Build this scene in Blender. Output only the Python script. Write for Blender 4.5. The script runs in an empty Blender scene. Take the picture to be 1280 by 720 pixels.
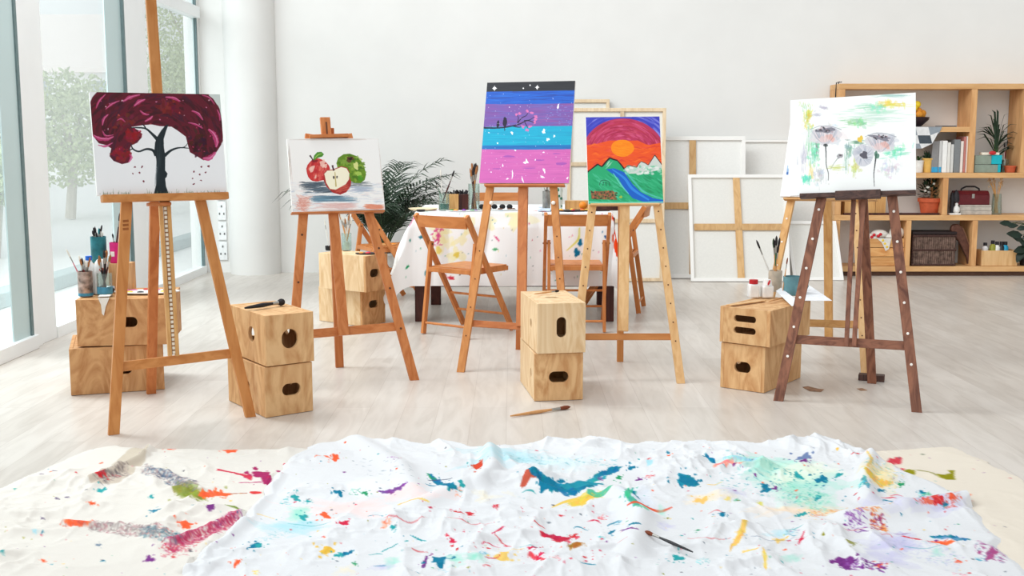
import bpy, bmesh, math, random
import numpy as np
from mathutils import Vector, Matrix
PI = math.pi
SC = bpy.context.scene
COL = SC.collection
# ---------------------------------------------------------------- camera, world, light, exposure
H, F, HZ = 1.25, 1400.0, 175.0            # eye height, focal length in pixels, horizon row of the frame
PITCH = math.atan((360 - HZ) / F)
cam_d = bpy.data.cameras.new('camera')
cam = bpy.data.objects.new('camera', cam_d)
COL.objects.link(cam)
cam_d.sensor_width = 36.0
cam_d.lens = F / 1280.0 * 36.0
cam.location = (0, 0, H)
cam.rotation_euler = (PI / 2 - PITCH, 0, 0)
SC.camera = cam

world = bpy.data.worlds.new('sky')
SC.world = world
world.use_nodes = True
wb = world.node_tree.nodes['Background']
wb.inputs[0].default_value = (0.97, 0.99, 1.0, 1)
wb.inputs[1].default_value = 0.80

sun_d = bpy.data.lights.new('sun', 'SUN')
sun_d.energy = 1.15
sun_d.angle = math.radians(50)
sun_d.color = (0.95, 0.98, 1.0)
sun = bpy.data.objects.new('sun', sun_d)
COL.objects.link(sun)
sun.rotation_euler = Vector((-.42, -.72, .50)).to_track_quat('Z', 'Y').to_euler()   # soft daylight from behind and from the window side
fill_d = bpy.data.lights.new('floor_fill', 'AREA'); fill_d.shape = 'RECTANGLE'; fill_d.size = 6.0; fill_d.size_y = 1.6
fill_d.energy = 400; fill_d.color = (0.93, 0.98, 1.0)
fill_l = bpy.data.objects.new('floor_fill', fill_d); COL.objects.link(fill_l)                  # added lamp above the window wall, out of view, to brighten the left floor
fill_l.location = (-3.7, 6.6, 4.1)
fill_l.rotation_euler = (Vector((-3.7, 6.6, 4.1)) - Vector((-2.0, 6.3, 0))).to_track_quat('Z', 'X').to_euler()
SC.view_settings.view_transform = 'Standard'
SC.view_settings.look = 'None'
SC.view_settings.gamma = 1
SC.view_settings.use_curve_mapping = False
SC.view_settings.exposure = -0.17

# ---------------------------------------------------------------- measuring helpers
CP, SP = math.cos(PITCH), math.sin(PITCH)
def ray(px, py):
    u = (360 - py) / F
    return Vector(((px - 640) / F, CP + u * SP, -SP + u * CP))
def G(px, py, z=0.0):
    d = ray(px, py); t = (z - H) / d.z
    return Vector((0, 0, H)) + d * t
def D(px, py, Y):
    d = ray(px, py)
    return Vector((0, 0, H)) + d * (Y / d.y)
def PL(px, py, p0, n, off=0.0):
    d = ray(px, py); o = Vector((0, 0, H))
    return o + d * ((p0 + n * off - o).dot(n) / d.dot(n))

# ---------------------------------------------------------------- materials
def lin(c):
    return tuple(((x / 255.0) / 12.92 if x / 255.0 <= 0.04045 else ((x / 255.0 + 0.055) / 1.055) ** 2.4) for x in c)
MATS = {}
def mat(name, rgb, rough=0.6, metal=0.0, var=0.06, scale=30, spec=0.3, bump=0.0, trans=0.0, alpha=1.0, emit=None):
    if name in MATS: return MATS[name]
    m = bpy.data.materials.new(name); m.use_nodes = True
    nt = m.node_tree; b = nt.nodes['Principled BSDF']
    c = lin(rgb)
    b.inputs['Roughness'].default_value = rough
    b.inputs['Metallic'].default_value = metal
    b.inputs['Specular IOR Level'].default_value = spec
    if trans: b.inputs['Transmission Weight'].default_value = trans
    tc = nt.nodes.new('ShaderNodeTexCoord')
    nz = nt.nodes.new('ShaderNodeTexNoise'); nz.inputs['Scale'].default_value = scale; nz.inputs['Detail'].default_value = 4
    nt.links.new(tc.outputs['Object'], nz.inputs['Vector'])
    mr = nt.nodes.new('ShaderNodeMapRange')
    mr.inputs[3].default_value = 1 - var * 1.5; mr.inputs[4].default_value = 1 + var * 1.5
    mr.inputs[1].default_value = 0.3; mr.inputs[2].default_value = 0.7
    nt.links.new(nz.outputs[0], mr.inputs[0])
    mx = nt.nodes.new('ShaderNodeVectorMath'); mx.operation = 'SCALE'
    mx.inputs[0].default_value = c
    nt.links.new(mr.outputs[0], mx.inputs['Scale'])
    nt.links.new(mx.outputs[0], b.inputs['Base Color'])
    if bump:
        bp = nt.nodes.new('ShaderNodeBump'); bp.inputs['Strength'].default_value = bump; bp.inputs['Distance'].default_value = 0.01
        nt.links.new(nz.outputs[0], bp.inputs['Height']); nt.links.new(bp.outputs[0], b.inputs['Normal'])
    MATS[name] = m
    return m
WOODS = {}
def across(m):
    """the same timber with its grain running sideways"""
    if m.name not in WOODS: return m
    k = dict(WOODS[m.name]); s = k['stretch']; k['stretch'] = (min(s), max(s), max(s)); return wood(m.name + ', sideways', **k)
def wood(name, a, b_, rough=0.5, stretch=(30, 30, 2.5), dist=1.5, knots=False, spec=0.3, rnd=0.25):
    """wood grain drawn out along one axis of the object, tone shifted a little from piece to piece"""
    if name in MATS: return MATS[name]
    WOODS[name] = dict(a=a, b_=b_, rough=rough, stretch=stretch, dist=dist, knots=knots, spec=spec, rnd=rnd)
    m = bpy.data.materials.new(name); m.use_nodes = True
    nt = m.node_tree; N = nt.nodes; L = nt.links; b = N['Principled BSDF']
    tc = N.new('ShaderNodeTexCoord'); mp = N.new('ShaderNodeMapping')
    mp.inputs['Scale'].default_value = stretch
    oi = N.new('ShaderNodeObjectInfo')
    ad = N.new('ShaderNodeVectorMath'); ad.operation = 'ADD'
    cm = N.new('ShaderNodeCombineXYZ'); ml = N.new('ShaderNodeMath'); ml.operation = 'MULTIPLY'; ml.inputs[1].default_value = 37.0
    L.new(oi.outputs['Random'], ml.inputs[0])
    for k in range(3): L.new(ml.outputs[0], cm.inputs[k])
    L.new(tc.outputs['Object'], mp.inputs[0]); L.new(mp.outputs[0], ad.inputs[0]); L.new(cm.outputs[0], ad.inputs[1])
    nz = N.new('ShaderNodeTexNoise'); nz.inputs['Scale'].default_value = 1.0; nz.inputs['Detail'].default_value = 5
    nz.inputs['Distortion'].default_value = dist
    L.new(ad.outputs[0], nz.inputs['Vector'])
    cr = N.new('ShaderNodeValToRGB')
    cr.color_ramp.elements[0].position = 0.32; cr.color_ramp.elements[0].color = (*lin(b_), 1)
    cr.color_ramp.elements[1].position = 0.62; cr.color_ramp.elements[1].color = (*lin(a), 1)
    L.new(nz.outputs[0], cr.inputs[0])
    sc = N.new('ShaderNodeVectorMath'); sc.operation = 'SCALE'
    mr = N.new('ShaderNodeMapRange'); mr.inputs[3].default_value = 1 - rnd / 2; mr.inputs[4].default_value = 1 + rnd / 3
    L.new(oi.outputs['Random'], mr.inputs[0]); L.new(mr.outputs[0], sc.inputs['Scale'])
    L.new(cr.outputs[0], sc.inputs[0])
    out = sc.outputs[0]
    if knots:
        vo = N.new('ShaderNodeTexVoronoi'); vo.inputs['Scale'].default_value = 5.0
        L.new(tc.outputs['Object'], vo.inputs['Vector'])
        lt = N.new('ShaderNodeMapRange'); lt.inputs[1].default_value = 0.03; lt.inputs[2].default_value = 0.08
        L.new(vo.outputs['Distance'], lt.inputs[0])
        mx = N.new('ShaderNodeMixRGB'); mx.inputs[1].default_value = (*lin((118, 62, 28)), 1)
        L.new(lt.outputs[0], mx.inputs[0]); L.new(out, mx.inputs[2]); out = mx.outputs[0]
    L.new(out, b.inputs['Base Color'])
    b.inputs['Roughness'].default_value = rough
    b.inputs['Specular IOR Level'].default_value = spec
    MATS[name] = m
    return m
def glassy(name, rgb=(235, 245, 245), clear=0.8, haze=0.1):
    """thin clear sheet: mostly see-through, a sheen and a little milky haze"""
    if name in MATS: return MATS[name]
    m = bpy.data.materials.new(name); m.use_nodes = True
    nt = m.node_tree; N = nt.nodes; L = nt.links
    N.remove(N['Principled BSDF']); out = N['Material Output']
    tr = N.new('ShaderNodeBsdfTransparent'); tr.inputs[0].default_value = (*lin(rgb), 1)
    gl = N.new('ShaderNodeBsdfGlossy'); gl.inputs['Roughness'].default_value = 0.05
    df = N.new('ShaderNodeBsdfTranslucent'); df.inputs[0].default_value = (*lin(rgb), 1)
    lw = N.new('ShaderNodeLayerWeight'); lw.inputs[0].default_value = 0.25
    nz = N.new('ShaderNodeTexNoise'); nz.inputs['Scale'].default_value = 3
    mr = N.new('ShaderNodeMapRange'); mr.inputs[3].default_value = haze * 0.85; mr.inputs[4].default_value = haze * 1.1
    L.new(nz.outputs[0], mr.inputs[0])
    m1 = N.new('ShaderNodeMixShader'); m2 = N.new('ShaderNodeMixShader')
    mf = N.new('ShaderNodeMath'); mf.operation = 'MULTIPLY'; mf.inputs[1].default_value = 1 - clear
    mf2 = N.new('ShaderNodeMath'); mf2.operation = 'ADD'; mf2.inputs[1].default_value = 0.04
    L.new(lw.outputs['Fresnel'], mf.inputs[0]); L.new(mf.outputs[0], mf2.inputs[0])
    L.new(mr.outputs[0], m1.inputs[0]); L.new(tr.outputs[0], m1.inputs[1]); L.new(df.outputs[0], m1.inputs[2])
    L.new(mf2.outputs[0], m2.inputs[0]); L.new(m1.outputs[0], m2.inputs[1]); L.new(gl.outputs[0], m2.inputs[2])
    L.new(m2.outputs[0], out.inputs['Surface'])
    MATS[name] = m
    return m
def paint_mat(name, rough=0.5, bump=0.0, spec=0.3):
    """pigment stored per vertex on a dense grid (hand-painted marks)"""
    if name in MATS: return MATS[name]
    m = bpy.data.materials.new(name); m.use_nodes = True
    nt = m.node_tree; b = nt.nodes['Principled BSDF']
    at = nt.nodes.new('ShaderNodeAttribute'); at.attribute_name = 'pigment'
    nz = nt.nodes.new('ShaderNodeTexNoise'); nz.inputs['Scale'].default_value = 400
    mr = nt.nodes.new('ShaderNodeMapRange'); mr.inputs[3].default_value = 0.95; mr.inputs[4].default_value = 1.03
    nt.links.new(nz.outputs[0], mr.inputs[0])
    sc = nt.nodes.new('ShaderNodeVectorMath'); sc.operation = 'SCALE'
    nt.links.new(at.outputs['Color'], sc.inputs[0]); nt.links.new(mr.outputs[0], sc.inputs['Scale'])
    nt.links.new(sc.outputs[0], b.inputs['Base Color'])
    b.inputs['Roughness'].default_value = rough
    b.inputs['Specular IOR Level'].default_value = spec
    MATS[name] = m
    return m

# ---------------------------------------------------------------- mesh builder
FR = {}                                     # world frame of every container
def perp(d, side):
    s = side - d * side.dot(d)
    if s.length < 1e-5:
        s = Vector((1, 0, 0)) - d * d.x
        if s.length < 1e-3: s = Vector((0, 1, 0)) - d * d.y
    return s.normalized()
class MB:
    def __init__(s): s.v = []; s.f = []
    def add(s, vs, fs):
        k = len(s.v); s.v += [tuple(x) for x in vs]; s.f += [tuple(i + k for i in f) for f in fs]; return s
    def frame8(s, c, X, Y, Z):
        vs = [c + X * a + Y * b + Z * d for d in (-.5, .5) for b in (-.5, .5) for a in (-.5, .5)]
        return s.add(vs, [(0, 2, 3, 1), (4, 5, 7, 6), (0, 1, 5, 4), (2, 6, 7, 3), (0, 4, 6, 2), (1, 3, 7, 5)])
    def box(s, c, size, rz=0.0, R=None):
        M = R if R else Matrix.Rotation(rz, 3, 'Z')
        return s.frame8(Vector(c), M @ Vector((size[0], 0, 0)), M @ Vector((0, size[1], 0)), M @ Vector((0, 0, size[2])))
    def lohi(s, lo, hi):
        return s.box([(a + b) / 2 for a, b in zip(lo, hi)], [abs(b - a) for a, b in zip(lo, hi)])
    def bar(s, a, b, w, t, side=Vector((1, 0, 0))):
        a = Vector(a); b = Vector(b); d = (b - a).normalized(); u = perp(d, Vector(side)); n = d.cross(u)
        return s.frame8((a + b) / 2, u * w, n * t, b - a)
    def tube(s, pts, r, n=8, cap=True):
        pts = [Vector(p) for p in pts]
        rs = r if isinstance(r, (list, tuple)) else [r] * len(pts)
        up = Vector((0.31, 0.2, 0.93)); k0 = len(s.v)
        for i, p in enumerate(pts):
            d = (pts[min(i + 1, len(pts) - 1)] - pts[max(i - 1, 0)])
            d = d.normalized() if d.length > 1e-9 else Vector((0, 0, 1))
            u = perp(d, up); w = d.cross(u); up = u
            for j in range(n):
                a = 2 * PI * j / n
                s.v.append(tuple(p + (u * math.cos(a) + w * math.sin(a)) * rs[i]))
        for i in range(len(pts) - 1):
            for j in range(n):
                j2 = (j + 1) % n
                s.f.append((k0 + i * n + j, k0 + i * n + j2, k0 + (i + 1) * n + j2, k0 + (i + 1) * n + j))
        if cap:
            s.f.append(tuple(k0 + j for j in range(n))[::-1]); k1 = k0 + (len(pts) - 1) * n
            s.f.append(tuple(k1 + j for j in range(n)))
        return s
    def lathe(s, prof, c, n=20, R=None):
        c = Vector(c); k0 = len(s.v); R = R or Matrix.Identity(3)
        for (r, z) in prof:
            for j in range(n):
                a = 2 * PI * j / n
                s.v.append(tuple(c + R @ Vector((r * math.cos(a), r * math.sin(a), z))))
        for i in range(len(prof) - 1):
            for j in range(n):
                j2 = (j + 1) % n
                s.f.append((k0 + i * n + j, k0 + i * n + j2, k0 + (i + 1) * n + j2, k0 + (i + 1) * n + j))
        if prof[0][0] > 1e-6: s.f.append(tuple(k0 + j for j in range(n))[::-1])
        if prof[-1][0] > 1e-6: s.f.append(tuple(k0 + (len(prof) - 1) * n + j for j in range(n)))
        return s
    def prism(s, pts, n):
        """closed outline (3-D points) pushed along n"""
        k = len(pts); n = Vector(n)
        vs = [Vector(p) for p in pts] + [Vector(p) + n for p in pts]
        return s.add(vs, [tuple(range(k))[::-1], tuple(range(k, 2 * k))] + [(i, (i + 1) % k, k + (i + 1) % k, k + i) for i in range(k)])
    def ell(s, c, r, n=12, m=8, R=None):
        prof = [(max(1e-7, math.sin(PI * i / m)), -math.cos(PI * i / m)) for i in range(m + 1)]
        k0 = len(s.v); s.lathe(prof, (0, 0, 0), n)
        R = R or Matrix.Identity(3); c = Vector(c)
        for i in range(k0, len(s.v)):
            p = Vector(s.v[i]); s.v[i] = tuple(c + R @ Vector((p.x * r[0], p.y * r[1], p.z * r[2])))
        return s
    def blade(s, pts, ws, side):
        """a leaf: a strip with a midrib crease"""
        k0 = len(s.v); pts = [Vector(p) for p in pts]
        for i, p in enumerate(pts):
            d = (pts[min(i + 1, len(pts) - 1)] - pts[max(i - 1, 0)]).normalized()
            u = perp(d, side); n = d.cross(u)
            s.v += [tuple(p - u * ws[i]), tuple(p + n * ws[i] * 0.3), tuple(p + u * ws[i])]
        for i in range(len(pts) - 1):
            a = k0 + i * 3
            s.f += [(a, a + 1, a + 4, a + 3), (a + 1, a + 2, a + 5, a + 4)]
        return s
    def panel(s, o, u, v, n, w, h, t, holes=()):
        """board w x h x t with stadium-shaped cut-outs; o = centre of its outer face, n = outward"""
        bm = bmesh.new(); o, u, v, n = map(Vector, (o, u, v, n)); es = []
        def loop(pl):
            vs = [bm.verts.new((x, y, 0)) for x, y in pl]
            for i in range(len(vs)): es.append(bm.edges.new((vs[i], vs[(i + 1) % len(vs)])))
        loop([(-w / 2, -h / 2), (w / 2, -h / 2), (w / 2, h / 2), (-w / 2, h / 2)])
        for (cx, cy, a, b) in holes:
            r = min(a, b); ex = max(a - r, 0); ey = max(b - r, 0); pl = []
            for k in range(20):
                th = 2 * PI * (k + .5) / 20
                pl.append((cx + r * math.cos(th) + (ex if math.cos(th) > 0 else -ex), cy + r * math.sin(th) + (ey if math.sin(th) > 0 else -ey)))
            loop(pl)
        bmesh.ops.triangle_fill(bm, edges=es, use_beauty=True)
        r = bmesh.ops.extrude_face_region(bm, geom=bm.faces[:])
        for e in r['geom']:
            if isinstance(e, bmesh.types.BMVert): e.co.z = -t
        bm.verts.index_update()
        s.add([o + u * q.co.x + v * q.co.y + n * q.co.z for q in bm.verts], [[q.index for q in fc.verts] for fc in bm.faces])
        bm.free(); return s
    def build(s, name, m, parent=None, bevel=0.0, smooth=None):
        me = bpy.data.meshes.new(name)
        if parent is not None: F0 = FR[parent.name]
        else:
            xs = np.array(s.v); F0 = Matrix.Translation(((xs[:, 0].min() + xs[:, 0].max()) / 2, (xs[:, 1].min() + xs[:, 1].max()) / 2, xs[:, 2].min()))
        inv = F0.inverted()
        me.from_pydata([tuple(inv @ Vector(p)) for p in s.v], [], s.f)
        bm = bmesh.new(); bm.from_mesh(me); bmesh.ops.recalc_face_normals(bm, faces=bm.faces[:]); bm.to_mesh(me); bm.free()
        if smooth is not False:
            me.shade_smooth(); me.set_sharp_from_angle(angle=math.radians(smooth or 38))
        me.materials.append(m)
        o = bpy.data.objects.new(name, me); COL.objects.link(o)
        if parent is not None: o.parent = parent
        else: o.matrix_world = F0
        FR[o.name] = F0
        if bevel:
            bv = o.modifiers.new('bevel', 'BEVEL'); bv.width = bevel; bv.segments = 2; bv.limit_method = 'ANGLE'
        return o
def tag(o, label, cat, group=None):
    o['label'] = label; o['category'] = cat
    if group: o['group'] = group
    return o
def thing(name, label, cat, loc, rz=0.0, group=None):
    o = bpy.data.objects.new(name, None); COL.objects.link(o); o.empty_display_size = 0.05
    F0 = Matrix.Translation(Vector(loc)) @ Matrix.Rotation(rz, 4, 'Z')
    o.matrix_world = F0; FR[o.name] = F0
    return tag(o, label, cat, group)
def struct(o): o['kind'] = 'structure'; return o
def dup(root, loc, rz, label, group=None):
    r = root.copy(); COL.objects.link(r); r.location = loc; r.rotation_euler = (0, 0, rz); r['label'] = label
    if group: r['group'] = group
    for ch in list(root.children):
        c = ch.copy(); COL.objects.link(c); c.parent = r
        for g in list(ch.children):
            d = g.copy(); COL.objects.link(d); d.parent = c
    return r

# ---------------------------------------------------------------- painting on dense grids
def vnoise(w, h, sx, sy, seed):
    """smooth random field, std 1, feature size sx, sy in cells"""
    r = np.random.RandomState(seed).randn(h, w)
    fy = np.fft.fftfreq(h)[:, None]; fx = np.fft.rfftfreq(w)[None, :]
    k = np.exp(-((fx * sx) ** 2 + (fy * sy) ** 2) * 8)
    o = np.fft.irfft2(np.fft.rfft2(r) * k, s=(h, w))
    return o / (o.std() + 1e-9)
class Paint:
    """raster of pigment; strokes are given in source units and mapped by fn to raster cells (2x oversampled)"""
    def __init__(s, nx, ny, bg, fn, seed=1):
        s.nx, s.ny = nx, ny; s.w, s.h = nx * 2, ny * 2
        s.im = np.ones((s.h, s.w, 3)) * np.array(bg); s.fn = fn; s.r = random.Random(seed)
    def poly(s, pts, col, a=1.0):
        p = np.array([s.fn(x, y) for x, y in pts]) * 2.0
        x0, x1 = int(max(0, p[:, 0].min())), int(min(s.w, p[:, 0].max() + 2)); y0, y1 = int(max(0, p[:, 1].min())), int(min(s.h, p[:, 1].max() + 2))
        if x1 <= x0 or y1 <= y0: return
        X, Y = np.meshgrid(np.arange(x0, x1) + .5, np.arange(y0, y1) + .5)
        ins = np.zeros(X.shape, bool)
        for i in range(len(p)):
            (ax, ay), (bx, by) = p[i], p[(i + 1) % len(p)]
            if ay == by: continue
            ins ^= ((Y > ay) != (Y > by)) & (X < (bx - ax) * (Y - ay) / (by - ay) + ax)
        sub = s.im[y0:y1, x0:x1]; sub[ins] = sub[ins] * (1 - a) + np.array(col) * a
    def blob(s, x, y, rx, ry, col, a=1.0, rot=0.0, rough=0.15, n=22):
        ph = [s.r.uniform(0, 6.28) for _ in range(4)]; pts = []
        for k in range(n):
            t = 2 * PI * k / n
            q = 1 + rough * (math.sin(2 * t + ph[0]) * .5 + math.sin(3 * t + ph[1]) * .5 + math.sin(5 * t + ph[2]) * .4 + s.r.uniform(-.5, .5) * .6)
            u, v = rx * q * math.cos(t), ry * q * math.sin(t)
            pts.append((x + u * math.cos(rot) - v * math.sin(rot), y + u * math.sin(rot) + v * math.cos(rot)))
        s.poly(pts, col, a)
    def line(s, pts, w, col, a=1.0, jit=0.0):
        n = len(pts); L = []; Rr = []
        ws = w if isinstance(w, (list, tuple)) else [w] * n
        for i in range(n):
            (ax, ay), (bx, by) = pts[max(i - 1, 0)], pts[min(i + 1, n - 1)]
            d = math.hypot(bx - ax, by - ay) + 1e-9; nx, ny = -(by - ay) / d, (bx - ax) / d
            q = ws[i] / 2 * (1 + s.r.uniform(-jit, jit)); q2 = ws[i] / 2 * (1 + s.r.uniform(-jit, jit))
            L.append((pts[i][0] + nx * q, pts[i][1] + ny * q)); Rr.append((pts[i][0] - nx * q2, pts[i][1] - ny * q2))
        s.poly(L + Rr[::-1], col, a)
    def curve(s, pts, w, col, a=1.0, jit=0.0, m=6):
        P = []; W = []; n = len(pts); ws = w if isinstance(w, (list, tuple)) else [w] * n
        for i in range(n - 1):
            p0, p1, p2, p3 = pts[max(i - 1, 0)], pts[i], pts[i + 1], pts[min(i + 2, n - 1)]
            for k in range(m):
                t = k / m
                P.append(tuple(0.5 * ((2 * p1[c]) + (-p0[c] + p2[c]) * t + (2 * p0[c] - 5 * p1[c] + 4 * p2[c] - p3[c]) * t * t + (-p0[c] + 3 * p1[c] - 3 * p2[c] + p3[c]) * t ** 3) for c in (0, 1)))
                W.append(ws[i] * (1 - t) + ws[i + 1] * t)
        P.append(tuple(pts[-1])); W.append(ws[-1])
        s.line(P, W, col, a, jit)
    def smear(s, pts, w, col, a=1.0, jit=0.0):
        """a dragged blot: many small overlapping dabs along a path, ragged at the ends"""
        n = len(pts); ws = w if isinstance(w, (list, tuple)) else [w] * n; r = s.r
        for i in range(n - 1):
            (ax, ay), (bx, by) = pts[i], pts[i + 1]; d = math.hypot(bx - ax, by - ay); m = max(3, int(d / max(1.6 if max(ws) > 1 else .02, 1e-6))); rot = math.atan2(by - ay, bx - ax)
            for k in range(m + 1):
                t = k / m; q = ws[i] * (1 - t) + ws[i + 1] * t
                s.blob(ax + (bx - ax) * t + r.gauss(0, q * .1), ay + (by - ay) * t + r.gauss(0, q * .12), q * r.uniform(.5, .95), q * r.uniform(.28, .5), [min(255, max(0, c + r.uniform(-14, 16))) for c in col], a, rot + r.uniform(-.3, .3), .45, 12)
                if r.random() < .5: s.blob(ax + (bx - ax) * t + r.gauss(0, q * 1.1), ay + (by - ay) * t + r.gauss(0, q * .5), q * .14, q * .1, col, a, 0, .3, 8)
    def dry(s, x0, y0, x1, y1, w, n, cols, a=0.8, lw=1.0, var=0.3):
        """dry-brush: n thin broken strokes side by side"""
        d = math.hypot(x1 - x0, y1 - y0) + 1e-9; nx, ny = -(y1 - y0) / d, (x1 - x0) / d
        for _ in range(n):
            o = s.r.uniform(-w / 2, w / 2); t0 = s.r.uniform(0, .6); t1 = min(1, t0 + s.r.uniform(.15, .55))
            q = s.r.uniform(-var, var) * w * .3
            c = cols[s.r.randrange(len(cols))]
            s.line([(x0 + (x1 - x0) * t0 + nx * o, y0 + (y1 - y0) * t0 + ny * o), (x0 + (x1 - x0) * (t0 + t1) / 2 + nx * (o + q / 2), y0 + (y1 - y0) * (t0 + t1) / 2 + ny * (o + q / 2)),
                    (x0 + (x1 - x0) * t1 + nx * (o + q), y0 + (y1 - y0) * t1 + ny * (o + q))], [lw * .4, lw * s.r.uniform(.6, 1.3), lw * .2], c, a)
    def grid(s):
        return s.im.reshape(s.ny, 2, s.nx, 2, 3).mean(axis=(1, 3))
def homog(q, nx, ny):
    """source quad (TL, TR, BR, BL) -> raster cells"""
    dst = [(0, 0), (nx, 0), (nx, ny), (0, ny)]; A = []; b = []
    for (x, y), (u, v) in zip(q, dst):
        A.append([x, y, 1, 0, 0, 0, -u * x, -u * y]); b.append(u)
        A.append([0, 0, 0, x, y, 1, -v * x, -v * y]); b.append(v)
    h = np.linalg.solve(np.array(A, float), np.array(b, float))
    return lambda x, y: ((h[0] * x + h[1] * y + h[2]) / (h[6] * x + h[7] * y + 1), (h[3] * x + h[4] * y + h[5]) / (h[6] * x + h[7] * y + 1))
def grid_obj(name, P, rgb, m, parent=None, mask=None, smooth=True):
    """P: (ny, nx, 3) world positions; rgb: same grid, 0..255 pigment"""
    ny, nx, _ = P.shape
    if parent is not None: F0 = FR[parent.name]
    else:
        q = P.reshape(-1, 3); F0 = Matrix.Translation(((q[:, 0].min() + q[:, 0].max()) / 2, (q[:, 1].min() + q[:, 1].max()) / 2, 0.0))
    inv = np.array(F0.inverted())
    V = P.reshape(-1, 3) @ inv[:3, :3].T + inv[:3, 3]
    idx = np.arange(nx * ny).reshape(ny, nx)
    f = np.stack([idx[:-1, :-1], idx[1:, :-1], idx[1:, 1:], idx[:-1, 1:]], -1).reshape(-1, 4)
    C = np.clip(rgb.reshape(-1, 3) / 255.0, 0, 1)
    C = np.where(C <= 0.04045, C / 12.92, ((C + 0.055) / 1.055) ** 2.4)
    if mask is not None:
        mk = mask.reshape(-1); f = f[mk[f].all(1)]
        used = np.zeros(nx * ny, bool); used[f.reshape(-1)] = True
        re = np.cumsum(used) - 1; f = re[f]; V = V[used]; C = C[used]
    me = bpy.data.meshes.new(name)
    me.vertices.add(len(V)); me.vertices.foreach_set('co', V.astype(np.float32).reshape(-1))
    me.loops.add(len(f) * 4); me.loops.foreach_set('vertex_index', f.astype(np.int32).reshape(-1))
    me.polygons.add(len(f)); me.polygons.foreach_set('loop_start', np.arange(0, len(f) * 4, 4, dtype=np.int32))
    me.polygons.foreach_set('use_smooth', np.ones(len(f), bool))
    me.update(calc_edges=True); me.validate()
    at = me.color_attributes.new('pigment', 'FLOAT_COLOR', 'POINT')
    at.data.foreach_set('color', np.concatenate([C, np.ones((len(C), 1))], 1).astype(np.float32).reshape(-1))
    me.materials.append(m)
    o = bpy.data.objects.new(name, me); COL.objects.link(o)
    if parent is not None: o.parent = parent
    else: o.matrix_world = F0
    FR[o.name] = F0
    return o
# ================================================================ THE ROOM
YW = G(640, 340.5).y                       # back wall
XL = -2.91                                 # window wall plane
m_wall = mat('white wall paint', (231, 230, 227), 0.85, var=0.012, scale=3)
m_frame = mat('white window frame', (246, 248, 248), 0.45, var=0.01, scale=4)
m_teal = mat('pale teal window film', (196, 216, 217), 0.35, var=0.02, scale=2)
m_seal = mat('grey rubber seal', (112, 132, 134), 0.6)
m_pane = glassy('window glass', (250, 253, 253), 0.9, 0.10)

def plank_floor():
    m = bpy.data.materials.new('whitewashed planks'); m.use_nodes = True
    nt = m.node_tree; N = nt.nodes; L = nt.links; b = N['Principled BSDF']
    tc = N.new('ShaderNodeTexCoord'); mp = N.new('ShaderNodeMapping'); mp.inputs['Rotation'].default_value = (0, 0, PI / 2)
    L.new(tc.outputs['Object'], mp.inputs[0])
    br = N.new('ShaderNodeTexBrick'); br.inputs['Scale'].default_value = 1
    br.inputs['Brick Width'].default_value = 1.2; br.inputs['Row Height'].default_value = 0.16
    br.inputs['Mortar Size'].default_value = 0.0016; br.inputs['Mortar Smooth'].default_value = 0.5
    br.inputs['Color1'].default_value = (*lin((217, 210, 202)), 1); br.inputs['Color2'].default_value = (*lin((206, 198, 189)), 1)
    br.inputs['Mortar'].default_value = (*lin((194, 185, 176)), 1)
    L.new(mp.outputs[0], br.inputs['Vector'])
    mp2 = N.new('ShaderNodeMapping'); mp2.inputs['Scale'].default_value = (7, 1.1, 1)
    L.new(tc.outputs['Object'], mp2.inputs[0])
    nz = N.new('ShaderNodeTexNoise'); nz.inputs['Scale'].default_value = 2.2; nz.inputs['Detail'].default_value = 6; nz.inputs['Distortion'].default_value = 1.2
    L.new(mp2.outputs[0], nz.inputs['Vector'])
    cr = N.new('ShaderNodeValToRGB'); cr.color_ramp.elements[0].position = .3; cr.color_ramp.elements[0].color = (.86, .845, .83, 1)
    cr.color_ramp.elements[1].position = .62; cr.color_ramp.elements[1].color = (1, 1, 1, 1)
    L.new(nz.outputs[0], cr.inputs[0])
    mx = N.new('ShaderNodeMixRGB'); mx.blend_type = 'MULTIPLY'; mx.inputs[0].default_value = 1
    L.new(br.outputs[0], mx.inputs[1]); L.new(cr.outputs[0], mx.inputs[2]); L.new(mx.outputs[0], b.inputs['Base Color'])
    b.inputs['Roughness'].default_value = 0.34; b.inputs['Specular IOR Level'].default_value = 0.5
    return m
struct(MB().lohi((XL - .12, -1.5, -.06), (6.5, YW + .02, 0)).build('floor', plank_floor(), smooth=False))
struct(MB().lohi((XL - .12, YW, 0), (6.5, YW + .15, 3.6)).build('wall_back', m_wall, smooth=False))
struct(MB().lohi((6.5, 2.0, 0), (6.65, YW + .15, 3.6)).build('wall_right', m_wall, smooth=False))
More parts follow.
